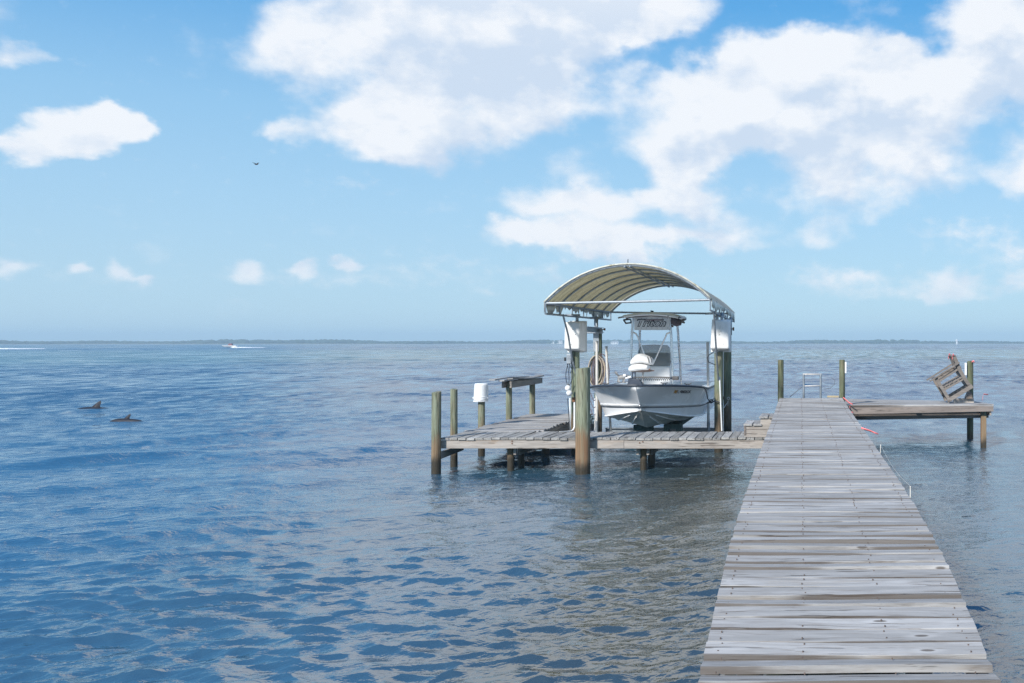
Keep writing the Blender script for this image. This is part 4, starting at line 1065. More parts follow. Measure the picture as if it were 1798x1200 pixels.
# ------------------------------------------------------------ canopy
def canopy():
    YF, YR = 18.6, 25.0
    XLc, XRc = -4.77, -1.69
    t = thing('boat_canopy', 'arched mildewed canopy on a steel frame over the fishing boat', 'canopy', ((XLc + XRc) / 2, 21.8, 2.7))
    def ez(u, left): # eave height
        return (2.935 + .03 * u) if left else (3.0 - .075 * u)
    def crest(u): return 3.645 - .01 * u
    NA = 28
    def arch(u, off=0, k0=0, k1=1, sag=0):
        zl, zr, zc = ez(u, 1), ez(u, 0), crest(u); y_ = YF + (YR - YF) * u
        pts = []
        h = zc - (zl + zr) / 2; half = (XRc - XLc) / 2
        Rad = (half * half + h * h) / (2 * h); th = math.asin(half / Rad)
        for i in range(NA + 1):
            v = k0 + (k1 - k0) * i / NA; a = -th + 2 * th * v
            z = (math.cos(a) - math.cos(th)) * Rad
            x = (XLc + XRc) / 2 + math.sin(a) * (Rad + off)
            pts.append(Vector((x, y_, zl + (zr - zl) * v + z + off * math.cos(a) - sag)))
        return pts
    ribs = [0, .17, .34, .51, .68, .84, 1.0]
    for u in ribs:
        mb = MB(); mb.tube(arch(u), .024 if u in (0, 1) else .02, 8); mb.build('arch_rib', M['galv'], t, smooth=True)
    # fabric: sags a little between ribs; outer skin and lining are separate sheets 8 mm apart
    us = []
    for a, b_ in zip(ribs[:-1], ribs[1:]):
        us += [a + (b_ - a) * q for q in (0, .2, .4, .6, .8)]
    us.append(1)
    def sag(u):
        for a, b_ in zip(ribs[:-1], ribs[1:]):
            if a <= u <= b_: return .03 * math.sin(math.pi * (u - a) / (b_ - a))
        return 0
    rows = [arch(u, .030, sag=sag(u)) for u in us]
    mb = MB(); mb.grid(rows); mb.f = [tuple(reversed(f)) for f in mb.f]; mb.build('lining', M['canopy_in'], t, smooth=True)
    rows = [arch(u, .040, sag=sag(u)) for u in us]
    mb = MB(); mb.grid(rows); mb.build('fabric_cover', M['canopy_out'], t, smooth=True)
    # front and rear hem rolled round the end ribs
    for u in (0, 1):
        mb = MB(); rows = []
        for i, p in enumerate(arch(u, .042)):
            pass
        A_ = arch(u, .043); B_ = arch(u, .012)
        mb.grid([[p + Vector((0, -.03 if u == 0 else .03, 0)) for p in A_], [p + Vector((0, -.034 if u == 0 else .034, 0)) for p in B_]])
        mb.build('hem', M['valance'], t, smooth=True, solid=.005)
    # ridge purlin pair, with the torn flap
    for dx_, dzz in ((-.05, -.035), (.05, -.03)):
        mb = MB(); mb.tube([Vector(((XLc + XRc) / 2 + dx_, YF - .08, crest(0) + dzz)), Vector(((XLc + XRc) / 2 + dx_ - .03, YR + .05, crest(1) + dzz))], .017, 8); mb.build('purlin', M['galv'], t, smooth=True)
    mb = MB(); mb.tube([((XLc + XRc) / 2, YF, 3.66), ((XLc + XRc) / 2, YF, 3.76)], .012, 6); mb.build('finial', M['galv'], t)
    # eave rails
    for left in (1, 0):
        x = XLc if left else XRc
        for dzv in (0, -.195):
            mb = MB(); mb.tube([(x, YF, ez(0, left) + dzv), (x, (YF + YR) / 2, ez(.5, left) + dzv), (x, YR, ez(1, left) + dzv)], .021, 8); mb.build('eave_rail', M['galv'], t, smooth=True)
        for u in (0, .17, .34, .51, .68, .84, 1):
            y_ = YF + (YR - YF) * u
            mb = MB(); mb.tube([(x, y_, ez(u, left)), (x, y_, ez(u, left) - .195)], .015, 6); mb.build('eave_strut', M['galv'], t)
        # torn valance
        rv = random.Random(5 + left); rows = [[], []]
        nn = 70
        for i in range(nn + 1):
            u = i / nn; y_ = YF + (YR - YF) * u
            d = .11 + .06 * math.sin(u * 9 + left) + rv.uniform(-.05, .04)
            if rv.random() < .12: d *= .3
            if rv.random() < .12: d += .07
            wv = .02 * math.sin(u * 60)
            xo = (-.026 if left else .026)
            rows[0].append((x + xo, y_, ez(u, left) + .01)); rows[1].append((x + xo + wv, y_, ez(u, left) - d))
        mb = MB(); mb.grid(rows); mb.build('valance', M['valance'], t, smooth=True, solid=.004)
    # cross ties
    for u in (0, 1):
        y_ = YF + (YR - YF) * u
        mb = MB(); mb.tube([(XLc, y_, ez(u, 1)), ((XLc + XRc) / 2, y_, (ez(u, 1) + ez(u, 0)) / 2 - .004), (XRc, y_, ez(u, 0))], .023, 8); mb.build('cross_tie', M['galv'], t, smooth=True)
    mb = MB(); c = Vector((-2.88, YR, ez(1, 1) - .01)); q = at(1144.5, 551, YR)
    mb.tube([(q.x, YR, q.z - .06), (q.x, YR, q.z + .02), (q.x + .01, YR, q.z + .075)], [.012, .03, .045], 8); mb.build('tie_clamp', M['black'], t, smooth=True)
    # posts down to the lift pilings
    for (x, Y, ztop, zbot) in ((-4.56, 20.3, 2.93, 2.6), (-4.60, 22.45, 2.95, 2.3), (-4.66, 22.6, 2.95, 2.3), (-1.72, 20.45, 2.98, 2.6), (-1.62, 20.45, 2.98, 2.6), (-1.62, 23.0, 2.95, 2.38), (-1.74, 23.0, 2.95, 2.38)):
        mb = MB(); mb.tube([(x, Y, zbot), (x, Y, ztop - .16)], .032, 8); mb.build('canopy_post', M['galv'], t, smooth=True)
    for Y in (20.3, 22.5):
        mb = MB(); mb.tube([(-4.8, Y, 2.76), (-4.5, Y, 2.76)], .022, 8); mb.build('outrigger', M['galv'], t, smooth=True)
        mb = MB(); mb.tube([(-1.68, Y, 2.80), (-1.95 , Y, 2.79)], .022, 8); mb.build('outrigger', M['galv'], t, smooth=True)
    # diagonal stays
    mb = MB(); mb.tube([at(988.5, 553, 19.2), at(998, 590, 19.6), at(1004.5, 632, 20.0), at(1013, 662, 20.15)], .019, 8); mb.build('diagonal_stay', M['galv'], t, smooth=True)
    mb = MB(); mb.tube([at(1253.5, 549, 19.3), at(1256, 590, 19.6), at(1259, 640, 19.95), at(1261.5, 668, 20.2)], .019, 8); mb.build('diagonal_stay', M['galv'], t, smooth=True)
canopy()

# ------------------------------------------------------------ small gear on the pilings
def hose():
    c = at(1047.5, 650, 22.35)
    t = thing('hose_coil', 'tan garden hose coiled on the left rear lift piling', 'hose', (c.x, 22.35, c.z - .3))
    rh = random.Random(4)
    for k in range(5):
        rx, rz_ = .165 + rh.uniform(-.03, .03), .33 + rh.uniform(-.04, .05); ox, oz = rh.uniform(-.03, .03), rh.uniform(-.05, .02)
        mb = MB(); yy = 22.36 - .018 * k
        mb.tube([(c.x + ox + rx * math.cos(a) * (1 + .05 * math.sin(3 * a)), yy - .02 * math.sin(a), c.z + oz + rz_ * math.sin(a)) for a in [6.2832 * i / 36 for i in range(37)]], .0125, 7, cap=False)
        mb.build('hose_loop', M['hose'], t, smooth=True)
    t = thing('rope_coil', 'dark purple-brown rope hung over the hose coil on the left rear lift piling', 'rope', (c.x, 22.3, c.z - .5))
    for k in range(3):
        mb = MB(); yy = 22.30 - .016 * k
        mb.tube([(c.x + .03 + .05 * k + (.13 + .02 * k) * math.cos(a), yy, c.z - .06 + (.36 + .03 * k) * math.sin(a)) for a in [6.2832 * i / 36 for i in range(37)]], .011, 6, cap=False)
        mb.build('rope_loop', M['rope'], t, smooth=True)
    for k, sag_ in enumerate((.0, .09, .2)):
        mb = MB(); a = at(1037, 690 + k * 14, 21.9); b_ = at(1047, 700 + k * 12, 21.7)
        mb.tube([a + (b_ - a) * u + Vector((0, 0, -.10 * math.sin(u * math.pi))) for u in [i / 10 for i in range(11)]], .009, 6); mb.build('loose_loop', M['rope'], t, smooth=True)
hose()
def gear():
    a, b_ = at(994.5, 639, 20.1), at(1002.5, 622, 20.1)
    t = thing('switch_box', 'small grey electrical box on a lift piling below the left motor cover', 'electrical box', (a.x, 20.1, a.z))
    MB().box((a.x, 20.1, a.z), (b_.x, 20.22, b_.z)).build('box', M['galv'], t, bevel=.008)
    q = at(991.5, 631, 20.1); MB().box((q.x - .02, 20.12, q.z - .04), (q.x + .015, 20.17, q.z + .035)).build('switch', M['black'], t, bevel=.006)
    for k, (dx_, e) in enumerate(((0, .02), (.03, -.03), (.05, .05))):
        p0 = at(996 + k * 1.6, 639, 20.12); p1 = at(997.5 + k, 686 - k * 4, 20.12)
        mb = MB(); mb.tube([p0 + (p1 - p0) * u + Vector((e * math.sin(u * math.pi) * 1.6, -.02 * math.sin(u * 3), 0)) for u in [i / 12 for i in range(13)]], .007, 6); mb.build('cable', M['black'], t, smooth=True)
    mb = MB(); p0 = at(1002.5, 634, 20.15)
    mb.tube([p0, p0 + Vector((.05, -.02, -.12)), p0 + Vector((.0, -.03, -.25)), p0 + Vector((-.03, -.02, -.16)), p0 + Vector((-.02, 0, -.05))], .006, 6); mb.build('cable', M['black'], t, smooth=True)
    mb = MB(); mb.tube([at(996.5, 700, 20.12), at(998.5, 725, 20.12), at(1000.5, 757, 20.14)], .007, 6); mb.build('cable', M['black'], t, smooth=True)
    # floats
    for i, (px, py, lab) in enumerate(((997.2, 682, 'upper of two white float balls hanging by the left lift piling'), (999.6, 690.5, 'lower of two white float balls hanging by the left lift piling'))):
        c = at(px, py, 20.0); r_ = .06
        mb = MB(); n = 14; vs = [(c.x, c.y, c.z + r_)]
        for a_ in range(1, 8):
            ph = math.pi * a_ / 8
            for k in range(n): vs.append((c.x + r_ * math.sin(ph) * math.cos(6.2832 * k / n), c.y + r_ * math.sin(ph) * math.sin(6.2832 * k / n), c.z + r_ * math.cos(ph)))
        vs.append((c.x, c.y, c.z - r_)); fs = [(0, 1 + k, 1 + (k + 1) % n) for k in range(n)]
        fs += [(1 + a_ * n + k, 1 + (a_ + 1) * n + k, 1 + (a_ + 1) * n + (k + 1) % n, 1 + a_ * n + (k + 1) % n) for a_ in range(6) for k in range(n)]
        fs += [(1 + 6 * n + (k + 1) % n, 1 + 6 * n + k, len(vs) - 1) for k in range(n)]
        tt = thing('float_ball', lab, 'float', (c.x, c.y, c.z - r_), 'white float balls')
        mb.add(vs, fs); mb.build('ball', M['white_plastic'], tt, smooth=True)
        mb = MB(); mb.tube([(c.x, c.y, c.z + r_ * .9), (c.x, c.y, c.z + r_ + .03)], .012, 6); mb.build('eyelet', M['grey'], tt)
    # conduit pipes
    t = thing('conduit', 'white conduit pipe bending up the left lift piling from the deck', 'pipe', at(1001, 760, 20.1))
    q = [at(983, 759, 19.6), at(995, 758.4, 19.9), at(1003, 757.5, 20.05), at(1006.5, 755, 20.1), at(1008.6, 750, 20.13), at(1008.7, 706, 20.13)]
    mb = MB(); mb.tube(q, .017, 8); mb.build('pipe', M['white_plastic'], t, smooth=True)
    mb = MB(); mb.tube([at(1001.2, 760, 20.15), at(1001, 699, 20.15)], .015, 8); mb.build('pipe', M['white_plastic'], t, smooth=True)
    a, b_ = at(1004.5, 706, 20.12), at(1009.5, 698, 20.12); MB().box((a.x, 20.1, a.z), (b_.x, 20.15, b_.z)).build('junction_box', M['rust'], t, bevel=.005)
    t = thing('riser_pipe', 'thin white pipe fixed to the left rear lift piling', 'pipe', at(1045, 758, 22.3))
    mb = MB(); mb.tube([at(1045, 758, 22.3), at(1045, 735, 22.3), at(1044.5, 700, 22.35)], .014, 8); mb.build('pipe', M['white_plastic'], t, smooth=True)
    mb = MB(); mb.tube([at(1045, 733, 22.3), at(1045, 727, 22.3)], .02, 8); mb.build('coupling', M['white_plastic'], t, smooth=True)
    # right side pipes and cable
    t = thing('riser_pipe', 'pair of thin white pipes between the two right lift pilings', 'pipe', at(1268, 758, 20.6))
    mb = MB(); mb.tube([at(1263.5, 662, 20.2), at(1265.5, 710, 20.2), at(1267.5, 757, 20.2)], .014, 8); mb.build('pipe', M['white_plastic'], t, smooth=True)
    mb = MB(); mb.tube([at(1269.5, 620, 20.6), at(1269.3, 697, 20.6)], .014, 8); mb.tube([at(1269.3, 702, 20.6), at(1268.2, 757, 20.6)], .012, 8); mb.build('pipe', M['white_plastic'], t, smooth=True)
    MB().box(tuple(at(1267.5, 702, 20.57)), tuple(at(1271.5, 696, 20.63))).build('valve', M['brown'], t)
    mb = MB(); mb.tube([at(1253, 619, 20.1), at(1245.5, 623, 20.0), at(1241.5, 629, 20.0), at(1244, 636, 20.05), at(1256, 641, 20.25)], .009, 6)
    tt = mb.build('loose_cable', M['black'], None, smooth=True); tag(tt, 'black cable looping out under the right motor cover', 'cable')
    # black mooring rope
    mb = MB(); pts = [at(1236, 681, 20.0), at(1239, 684, 20.0), at(1241, 691, 20.0), at(1242.5, 700, 20.1), at(1246, 705.5, 20.6), at(1251, 706.5, 20.4), at(1254.5, 704.5, 20.25), at(1261, 706, 20.25), at(1266, 707.8, 20.3), at(1268.5, 710, 20.35)]
    mb.tube(pts, [.014, .018, .013, .011, .012, .013, .012, .012, .011, .009], 7)
    tt = mb.build('mooring_rope', M['black'], None, smooth=True); tag(tt, 'black rope tying the right bow of the boat to the right lift piling', 'rope')
    mb = MB(); kn = at(1248.5, 705, 20.5)
    mb.tube([kn + Vector((.035 * math.cos(a) , .02 * math.sin(a * 2), .035 * math.sin(a))) for a in [6.28 * i / 10 for i in range(11)]], .011, 6); mb.tube([kn, kn + Vector((-.08, 0, -.03)), kn + Vector((-.10, 0, -.045)), kn + Vector((-.07, 0, -.055)), kn], .007, 6)
    mb.build('knot', M['black'], tt, smooth=True)
    # pale rope with a ring on right rear piling
    q = at(1279, 700, 22.88); mb = MB(); mb.tube([q + Vector((.028 * math.cos(a), 0, .028 * math.sin(a))) for a in [6.28 * i / 12 for i in range(13)]], .010, 6, cap=False)
    mb.tube([at(1278.5, 704, 22.88), at(1277, 708, 22.88), at(1273, 713, 22.8), at(1270.5, 717, 22.6)], .009, 6); mb.tube([at(1278.5, 704, 22.88), at(1277.7, 713, 22.88)], .008, 6)
    tt = mb.build('tied_line', M['rope_w'], None, smooth=True); tag(tt, 'pale knotted line on the right rear lift piling', 'rope')
    # weed clump beside the big piling
    rw = random.Random(9); mb = MB(); c0 = at(1037.5, 741, 19.2)
    for i in range(420):
        p = c0 + Vector((rw.gauss(0, .035), rw.gauss(0, .04), rw.uniform(-.13, .13))); d = Vector((rw.uniform(-1, 1), rw.uniform(-1, 1), rw.uniform(-.3, 1))).normalized() * rw.uniform(.02, .05)
        s_ = d.cross(Vector((rw.random(), rw.random(), rw.random()))).normalized() * .006
        mb.add([p - s_, p + s_, p + d], [(0, 1, 2)])
    t = thing('potted_plant', 'scruffy dark green plant in a black pot on the catwalk behind the thickest piling', 'plant', (c0.x, 19.2, CZ))
    mb.build('foliage', M['weed'], t)
    mb = MB(); b0 = at(1037.5, 758, 18.9); mb = MB(); mb.tube([(c0.x, 19.2, .50), (c0.x, 19.2, .63)], [.055, .07], 12); mb.build('pot', M['black'], t, smooth=True)
gear()

# ------------------------------------------------------------ ladder, plates, board
def ladder():
    Y = 21.35; zt = at(0, 657.5, Y).z
    t = thing('swim_ladder', 'silver metal swim ladder at the far end of the long walkway', 'ladder', at(1426, 700, Y))
    for px in (1411.2, 1441):
        x = at(px, 0, Y).x
        mb = MB(); mb.tube([(x, Y + .05, -.6), (x, Y + .05, .8), (x, Y, 1.0), (x, Y, zt)], .024, 8); mb.build('side_rail', M['galv'], t, smooth=True)
    for z, r_ in ((zt, .014), (at(0, 678, Y).z, .012), (.7, .014), (.4, .014), (.1, .014)):
        y_ = Y if z > 1 else Y + .05
        mb = MB(); mb.tube([(at(1409.5 if z == zt else 1411.2, 0, Y).x, y_, z), (at(1443 if z == zt else 1441, 0, Y).x, y_, z)], r_, 8); mb.build('rung', M['pvc'] if z > 1 else M['galv'], t, smooth=True)
    mb = MB(); mb.tube([at(1408, 680, Y), at(1397, 689, Y), at(1386, 698, Y)], .006, 5); tt = mb.build('ladder_line', M['darkgrey'], None, smooth=True); tag(tt, 'thin dark line slanting down from the left of the swim ladder', 'line')
    mb = MB(); mb.tube([at(1446, 684, Y + .3), at(1458, 682, Y + .3), at(1465, 675, Y + .3), at(1466, 668, Y + .3), at(1460, 664, Y + .3)], .004, 5); tt = mb.build('ladder_line', M['darkgrey'], None, smooth=True); tag(tt, 'thin dark line curling up right of the swim ladder', 'line')
    a, b_ = at(1452.5, 699.5, 21.28), at(1472.5, 694.6, 21.28)
    tt = MB().box((a.x, 21.22, 1.028), (b_.x, 21.34, 1.066)).build('loose_board', M['new_board'], None, bevel=.004, origin=((a.x + b_.x) / 2, 21.3, 1.045)); tag(tt, 'short pale yellow board lying at the far end of the walkway', 'board')
    for (px0, px1, py0, py1, Y_, lab) in ((1483.6, 1486.3, 636, 655.5, 21.25, 'small white plate on the olive post at the far right corner of the walkway'), (1694.3, 1697.6, 637.5, 659, 22.7, 'small white plate on the left side of the post beside the tilted chair')):
        a, b_ = at(px0, py1, Y_), at(px1, py0, Y_)
        tt = MB().box((a.x, Y_, a.z), (b_.x, Y_ + .08, b_.z)).build('marker_plate', M['white_plastic'], None, bevel=.003, origin=(a.x, Y_, a.z)); tag(tt, lab, 'marker plate', 'white marker plates')
ladder()

# ------------------------------------------------------------ tilted chair
def chair():
    Y0 = 21.75
    base = at(1666.3, 704, Y0); base.z = .872
    t = thing('broken_chair', 'weathered wooden armchair tipped forward against the post on the right platform', 'chair', tuple(base))
    th = R(33); W_ = .56
    def w(lx, lz, ly=0):   # lx: from front to back, lz: up in the chair's own frame
        X_ = lx * math.cos(th) - lz * math.sin(th); Z_ = lx * math.sin(th) + lz * math.cos(th)
        return Vector((base.x + X_, Y0 + ly, base.z + Z_ + .03))
    def piece(p0, p1, ww, hh, name):
        d = (p1 - p0).normalized(); up = Vector((0, 1, 0))
        mb = MB(); mb.bar(p0, p1, hh, ww, up=up); mid = (p0 + p1) / 2
        # local x along piece for grain
        o = mb.build(name, M['chair'], t, bevel=.004)
        return o
    for ly in (0, W_):
        piece(w(.03, 0, ly), w(.045, .58, ly), .035, .07, 'front_leg')
        mb = MB(); pts = [w(.58, -.02, ly), w(.565, .20, ly), w(.575, .42, ly), w(.645, .80, ly)]
        wd = .075; vs = []
        for i, p in enumerate(pts):
            d = (pts[min(i + 1, 3)] - pts[max(i - 1, 0)]).normalized(); nn = Vector((d.z, 0, -d.x)) * wd / 2
            vs.append([p - nn + Vector((0, -.018, 0)), p + nn + Vector((0, -.018, 0)), p + nn + Vector((0, .018, 0)), p - nn + Vector((0, .018, 0)), p - nn + Vector((0, -.018, 0))])
        mb.grid(vs); m_ = len(mb.v); mb.f += [(3, 2, 1, 0), (m_ - 5, m_ - 4, m_ - 3, m_ - 2)]
        mb.build('back_post', M['chair'], t)
        piece(w(-.02, .04, ly - .036), w(.62, .02, ly - .036), .03, .085, 'bottom_rail')
        piece(w(.03, .30, ly + .036), w(.60, .27, ly + .036), .03, .09, 'seat_rail')
        piece(w(.05, .50, ly + .03), w(.64, .50, ly + .03), .025, .06, 'arm_rail')
        o = MB(); a, b_ = w(-.10, .61, ly), w(.66, .60, ly); o.bar(a, b_, .13, .028, up=(w(0, 1) - w(0, 0))); o.build('armrest', M['chair'], t, bevel=.004)
    for i in range(5):
        lx = .06 + i * .105
        o = MB(); o.bar(w(lx, .345 - .012 * i, -.0), w(lx, .345 - .012 * i, W_), .085, .022, up=(w(0, 1) - w(0, 0))); o.build('seat_slat', M['chair'], t)
    for i, lz in enumerate((.48, .56, .64, .71, .765)):
        lx = float(np.interp(lz, [.42, .80], [.575, .645])) - .035
        o = MB(); o.bar(w(lx, lz, 0), w(lx, lz, W_), .085, .022, up=(w(1, 0) - w(0, 0))); 
        if i in (0, 4): o.build('back_slat', M['chair'], t)
    for i in range(3):
        ly = .12 + i * .16
        o = MB(); p0, p1 = w(.545, .44, ly), w(.605, .77, ly); o.bar(p0, p1, .09, .02, up=(w(1, 0) - w(0, 0))); o.build('back_slat', M['chair'], t)
    o = MB(); o.bar(w(.04, .12, 0), w(.04, .12, W_), .02, .07, up=(w(0, 1) - w(0, 0))); o.build('stretcher', M['chair'], t)
    # block and planks at the foot of the post
    c = at(1697, 704, 22.5)
    MB().box((c.x - .30, 22.35, .845), (c.x + .14, 22.5, .945)).build('support_board', M['deck_edge'], None, origin=(c.x, 22.4, .85))
    o = bpy.data.objects['support_board']; tag(o, 'grey timber block lying under the tilted chair at the foot of the post', 'board')
    o = MB(); o.hexa([(c.x - .05, 22.25, .95), (c.x + .10, 22.25, .95), (c.x + .10, 22.5, .95), (c.x - .05, 22.5, .95), (c.x + .02, 22.25, 1.13), (c.x + .07, 22.25, 1.09), (c.x + .07, 22.5, 1.09), (c.x + .02, 22.5, 1.13)])
    o = o.build('broken_board', M['beam_dark'], None, origin=(c.x, 22.4, .95)); tag(o, 'splintered dark board wedged between the tilted chair and the post', 'board')
    return w, W_
cw, CWD = chair()

# ------------------------------------------------------------ pink tape
def ribbon(pts, w_, label, name='pink_tape'):
    mb = MB(); rows = []
    for i, p in enumerate(pts):
        p = Vector(p); q = w_ * (1 - .5 * i / len(pts)); rows.append([p + Vector((0, .012 * math.sin(i), -q / 2)), p + Vector((.004, -.012 * math.sin(i), q / 2))])
    mb.grid(rows); o = mb.build(name, M['pink'], None, smooth=True, solid=.003); tag(o, label, 'ribbon', 'strips of pink marking tape')
ribbon([at(1480, 698.5, 21.15), at(1482, 700, 21.12), at(1486, 703.5, 21.1), at(1491, 707.5, 21.08), at(1497, 710.5, 21.05)], .035, 'pink tape at the far right corner of the walkway, lying toward the platform')
ribbon([at(1492.5, 714, 18.9), at(1491.5, 716.5, 18.9), at(1494, 720.5, 18.9)], .05, 'short pink tape hanging on the right edge of the walkway below the platform beam')
ribbon([at(1494, 724, 18.2), at(1497.5, 725.5, 18.2)], .03, 'scrap of pale pink tape stuck on the right edge of the walkway')
ribbon([at(1512, 752, 14.0), at(1520, 754.5, 14.0), at(1528, 757, 14.0), at(1535, 760, 14.0), at(1542, 762.5, 14.0)], .028, 'pink tape streaming out over the water from the right edge of the walkway')
ribbon([at(1725, 703, 21.6), at(1725.5, 697, 21.6), at(1727, 692.5, 21.6), at(1735, 693.5, 21.6)], .03, 'pink tape standing up at the right end of the platform')
ribbon([at(1706, 636, 22.70), at(1709, 634, 22.68), at(1711, 637, 22.68)], .04, 'pink tape on top of the post beside the tilted chair')
for ly, lab in ((0, 'pink tape on the nearer back post of the tilted chair'), (CWD, 'pink tape on the farther back post of the tilted chair')):
    p = cw(.64, .79, ly - .03); ribbon([p, p + Vector((-.03, -.01, .03)), p + Vector((-.05, -.01, -.03)), p + Vector((-.035, -.01, -.09))], .05, lab)
# dark hook on walkway edge
mb = MB(); mb.tube([at(1492.5, 716, 18.8), at(1494.5, 722, 18.8), at(1495, 728, 18.8)], .012, 6); o = mb.build('iron_hook', M['black'], None, smooth=True); tag(o, 'small black iron hook on the right edge of the walkway', 'hook')

# thin stakes with a string along the right edge of the walkway
def stakes():
    G2 = 'thin white stakes with string along the walkway'
    tops = []
    for (px, pt, pb, Y, lab) in ((1546, 781, 797, 11.45, 'far thin white stake on the right edge of the walkway'), (1598.3, 854, 884, 8.15, 'near thin white stake on the right edge of the walkway')):
        a, b_ = at(px, pt, Y), at(px + .6, pb, Y)
        mb = MB(); mb.tube([(a.x, Y, b_.z - .12), (a.x, Y, a.z)], .004, 6); o = mb.build('edge_stake', M['rope_w'], None, smooth=True, origin=(a.x, Y, b_.z)); tag(o, lab, 'stake', G2); tops.append(a)
    a, b_ = tops
    mb = MB(); mb.tube([b_ + (a - b_) * u + Vector((.0, 0, -.05 * math.sin(u * math.pi))) for u in [i / 12 for i in range(13)]] + [a], .001, 4)
    mb.tube([b_ + (a - b_) * u + Vector((-.02, 0, -.12 - .1 * math.sin(u * math.pi))) for u in [i / 12 for i in range(13)]], .0009, 4)
    o = mb.build('edge_string', M['rope_w'], None); tag(o, 'thin pale string stretched between the two stakes beside the walkway', 'string')
stakes()

# ------------------------------------------------------------ dolphins, bird, motorboat
def dolphin(px, py, Y, Lb, finh, label):
    c = at(px, py, Y); x0 = c.x
    # body: head to the left (-x), mostly under water; dorsal fin rises from the back; one continuous surface
    n = 20; secs = 40; vs = []
    zb = .06
    for i in range(secs + 1):
        u = i / secs; x = -Lb * .45 + Lb * u
        r_ = Lb * .105 * (max(0, math.sin(math.pi * min(1, u * 1.05) ** .75)) ** .8) + .01
        if u < .10: r_ = Lb * .012 + u * Lb * .3
        back = zb - .10 * Lb * ((u - .45) ** 2) * 4.2 + .01 * math.sin(u * 9)
        for k in range(n):
            a = 6.2832 * k / n
            yy = r_ * .95 * math.cos(a); zz = back - r_ + r_ * math.sin(a)
            v = Vector((x, yy, zz))
            if abs(a - math.pi / 2) < .2:
                lf = u - .40   # the dorsal fin is pulled up out of the back line
                if 0 <= lf <= .13:
                    hgt = math.sin(min(1, lf / .085) * math.pi / 2) if lf < .085 else max(0, 1 - (lf - .085) / .045) ** .6
                    v.z += finh * hgt * (1 if lf < .09 else .8); v.x += finh * .75 * hgt; v.y *= .2
            vs.append(v + Vector((x0, Y, 0)))
    mb = MB(); mb.add(vs, [(i * n + k, (i + 1) * n + k, (i + 1) * n + (k + 1) % n, i * n + (k + 1) % n) for i in range(secs) for k in range(n)] + [tuple(range(n)), tuple(reversed(range(secs * n, secs * n + n)))])
    o = mb.build('dolphin', M['dolphin'], None, smooth=True, origin=(x0, Y, 0)); tag(o, label, 'dolphin', 'dolphins surfacing in the bay')
dolphin(166, 719, 33.3, 1.9, .22, 'larger dolphin with a tall hooked fin, farther out on the left')
dolphin(221, 740, 28.2, 1.05, .145, 'smaller dolphin showing its fin and back, nearer and to the right of the other')
def bird():
    c = at(450, 289, 60)
    t = thing('flying_bird', 'tiny dark bird flying in the sky left of the big cloud', 'bird', tuple(c))
    mb = MB(); mb.tube([c + Vector((-.12, 0, .01)), c + Vector((-.05, 0, 0)), c + Vector((.05, 0, -.01)), c + Vector((.11, .0, .02)), c + Vector((.16, 0, .035))], [.006, .03, .03, .015, .004], 8); mb.build('body', M['bird'], t, smooth=True)
    for sg, tip in ((-1, Vector((-.20, -.10, .10))), (1, Vector((.06, .22, .15)))):
        mb = MB(); a = c + Vector((-.03, 0, .01)); b_ = c + Vector((.06, 0, .01)); m1 = c + tip * .55 + Vector((0, 0, .02))
        mb.add([a, b_, m1 + Vector((.05, 0, 0)), m1 + Vector((-.04, 0, 0)), c + tip], [(0, 1, 2, 3), (3, 2, 4)]); mb.build('wing', M['bird'], t, solid=.006)
bird()
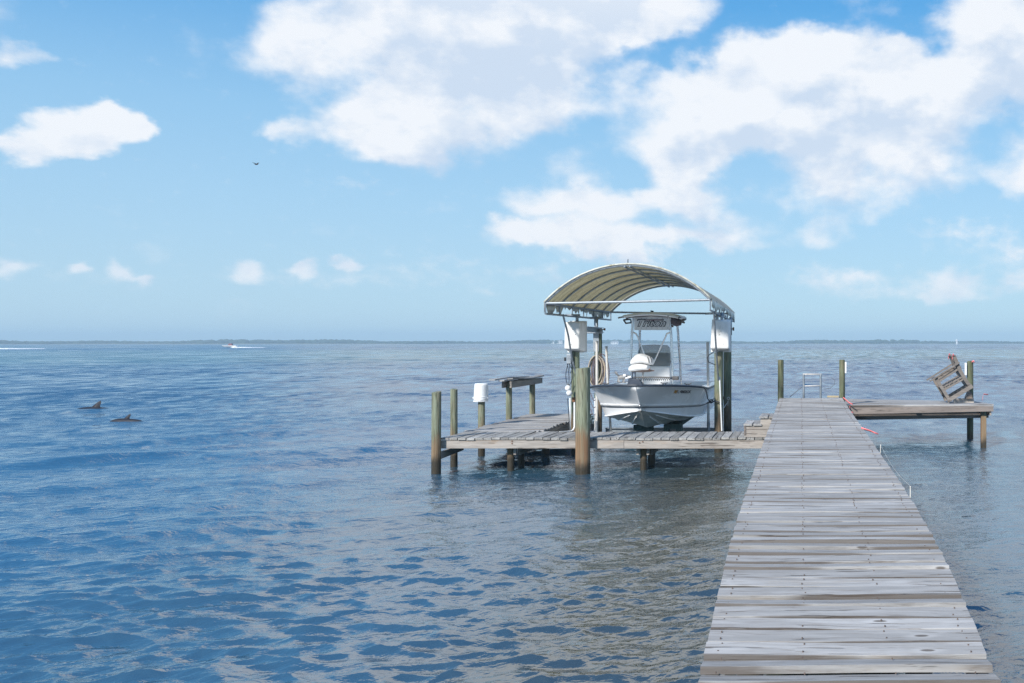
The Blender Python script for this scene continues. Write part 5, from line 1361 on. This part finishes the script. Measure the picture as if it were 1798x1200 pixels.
def motorboat():
    Y = 430; c = at(404, 611, Y)
    t = thing('motorboat', 'small white motorboat speeding far off near the horizon', 'boat', (c.x, Y, 0))
    x = c.x
    # heading left
    mb = MB(); secs = [(-3.4, .02, .85), (-2.6, .55, .6), (-1.2, 1.0, .25), (3.0, 1.0, .1)]
    rows = []
    for dx_, hb, kz_ in secs:
        rows.append([(x + dx_, Y - hb, 1.0), (x + dx_, Y - hb * .8, .45 + kz_ * .4), (x + dx_, Y, kz_ - .1), (x + dx_, Y + hb * .8, .45 + kz_ * .4), (x + dx_, Y + hb, 1.0), (x + dx_, Y - hb, 1.0)])
    mb.grid(rows); mb.f.append((len(mb.v) - 6, len(mb.v) - 5, len(mb.v) - 4, len(mb.v) - 3, len(mb.v) - 2)); mb.build('hull', M['farwhite'], t)
    MB().hexa([(x - .8, Y - .6, 1.0), (x + 1.0, Y - .6, 1.0), (x + 1.0, Y + .6, 1.0), (x - .8, Y + .6, 1.0), (x - .2, Y - .5, 1.8), (x + .9, Y - .5, 1.8), (x + .9, Y + .5, 1.8), (x - .2, Y + .5, 1.8)]).build('cabin', M['red'], t)
    rw = random.Random(2)
    def wake(xa, xb, Y_, wd, label, h):
        mb = MB(); n = 60
        for i in range(n * 6):
            u = rw.random(); p = Vector((xa + (xb - xa) * u ** 1.3, Y_ + rw.uniform(-wd, wd), .02)); s_ = rw.uniform(.3, 1.2)
            hh = h * (1 - u) ** 1.5 * rw.random() + .12
            mb.add([p + Vector((-s_, -s_ * .6, 0)), p + Vector((s_, -s_ * .6, 0)), p + Vector((s_, s_ * .6, 0)), p + Vector((-s_, s_ * .6, 0)), p + Vector((0, 0, hh))], [(0, 1, 4), (1, 2, 4), (2, 3, 4), (3, 0, 4)])
        o = mb.build('boat_wake', M['foam']); tag(o, label, 'wake', kind='stuff')
    wake(x + 2, x + 14, Y, 1.5, 'white wake trailing right of the distant motorboat', .45)
    a = at(0, 613, 350); b_ = at(75, 613, 350)
    wake(a.x - 3, b_.x, 350, 1.2, 'long thin streak of white wake near the horizon at the left edge', .35)
motorboat()

# ------------------------------------------------------------ haze over the bay
USE_HAZE = True
if USE_HAZE:
    mb = MB(); mb.box((-2600, -400, -9), (2600, 2400, 24)); o = mb.build('haze', M['foam'] if 0 else bpy.data.materials.new('sea_haze')); tag(o, kind='stuff')
    m = o.data.materials[0]; m.use_nodes = True; nt = m.node_tree; nt.nodes.clear()
    out = nt.nodes.new('ShaderNodeOutputMaterial'); v = nt.nodes.new('ShaderNodeVolumePrincipled')
    v.inputs['Color'].default_value = (.58, .82, 1.0, 1); v.inputs['Density'].default_value = .0006; v.inputs['Anisotropy'].default_value = .0
    nt.links.new(v.outputs[0], out.inputs['Volume'])
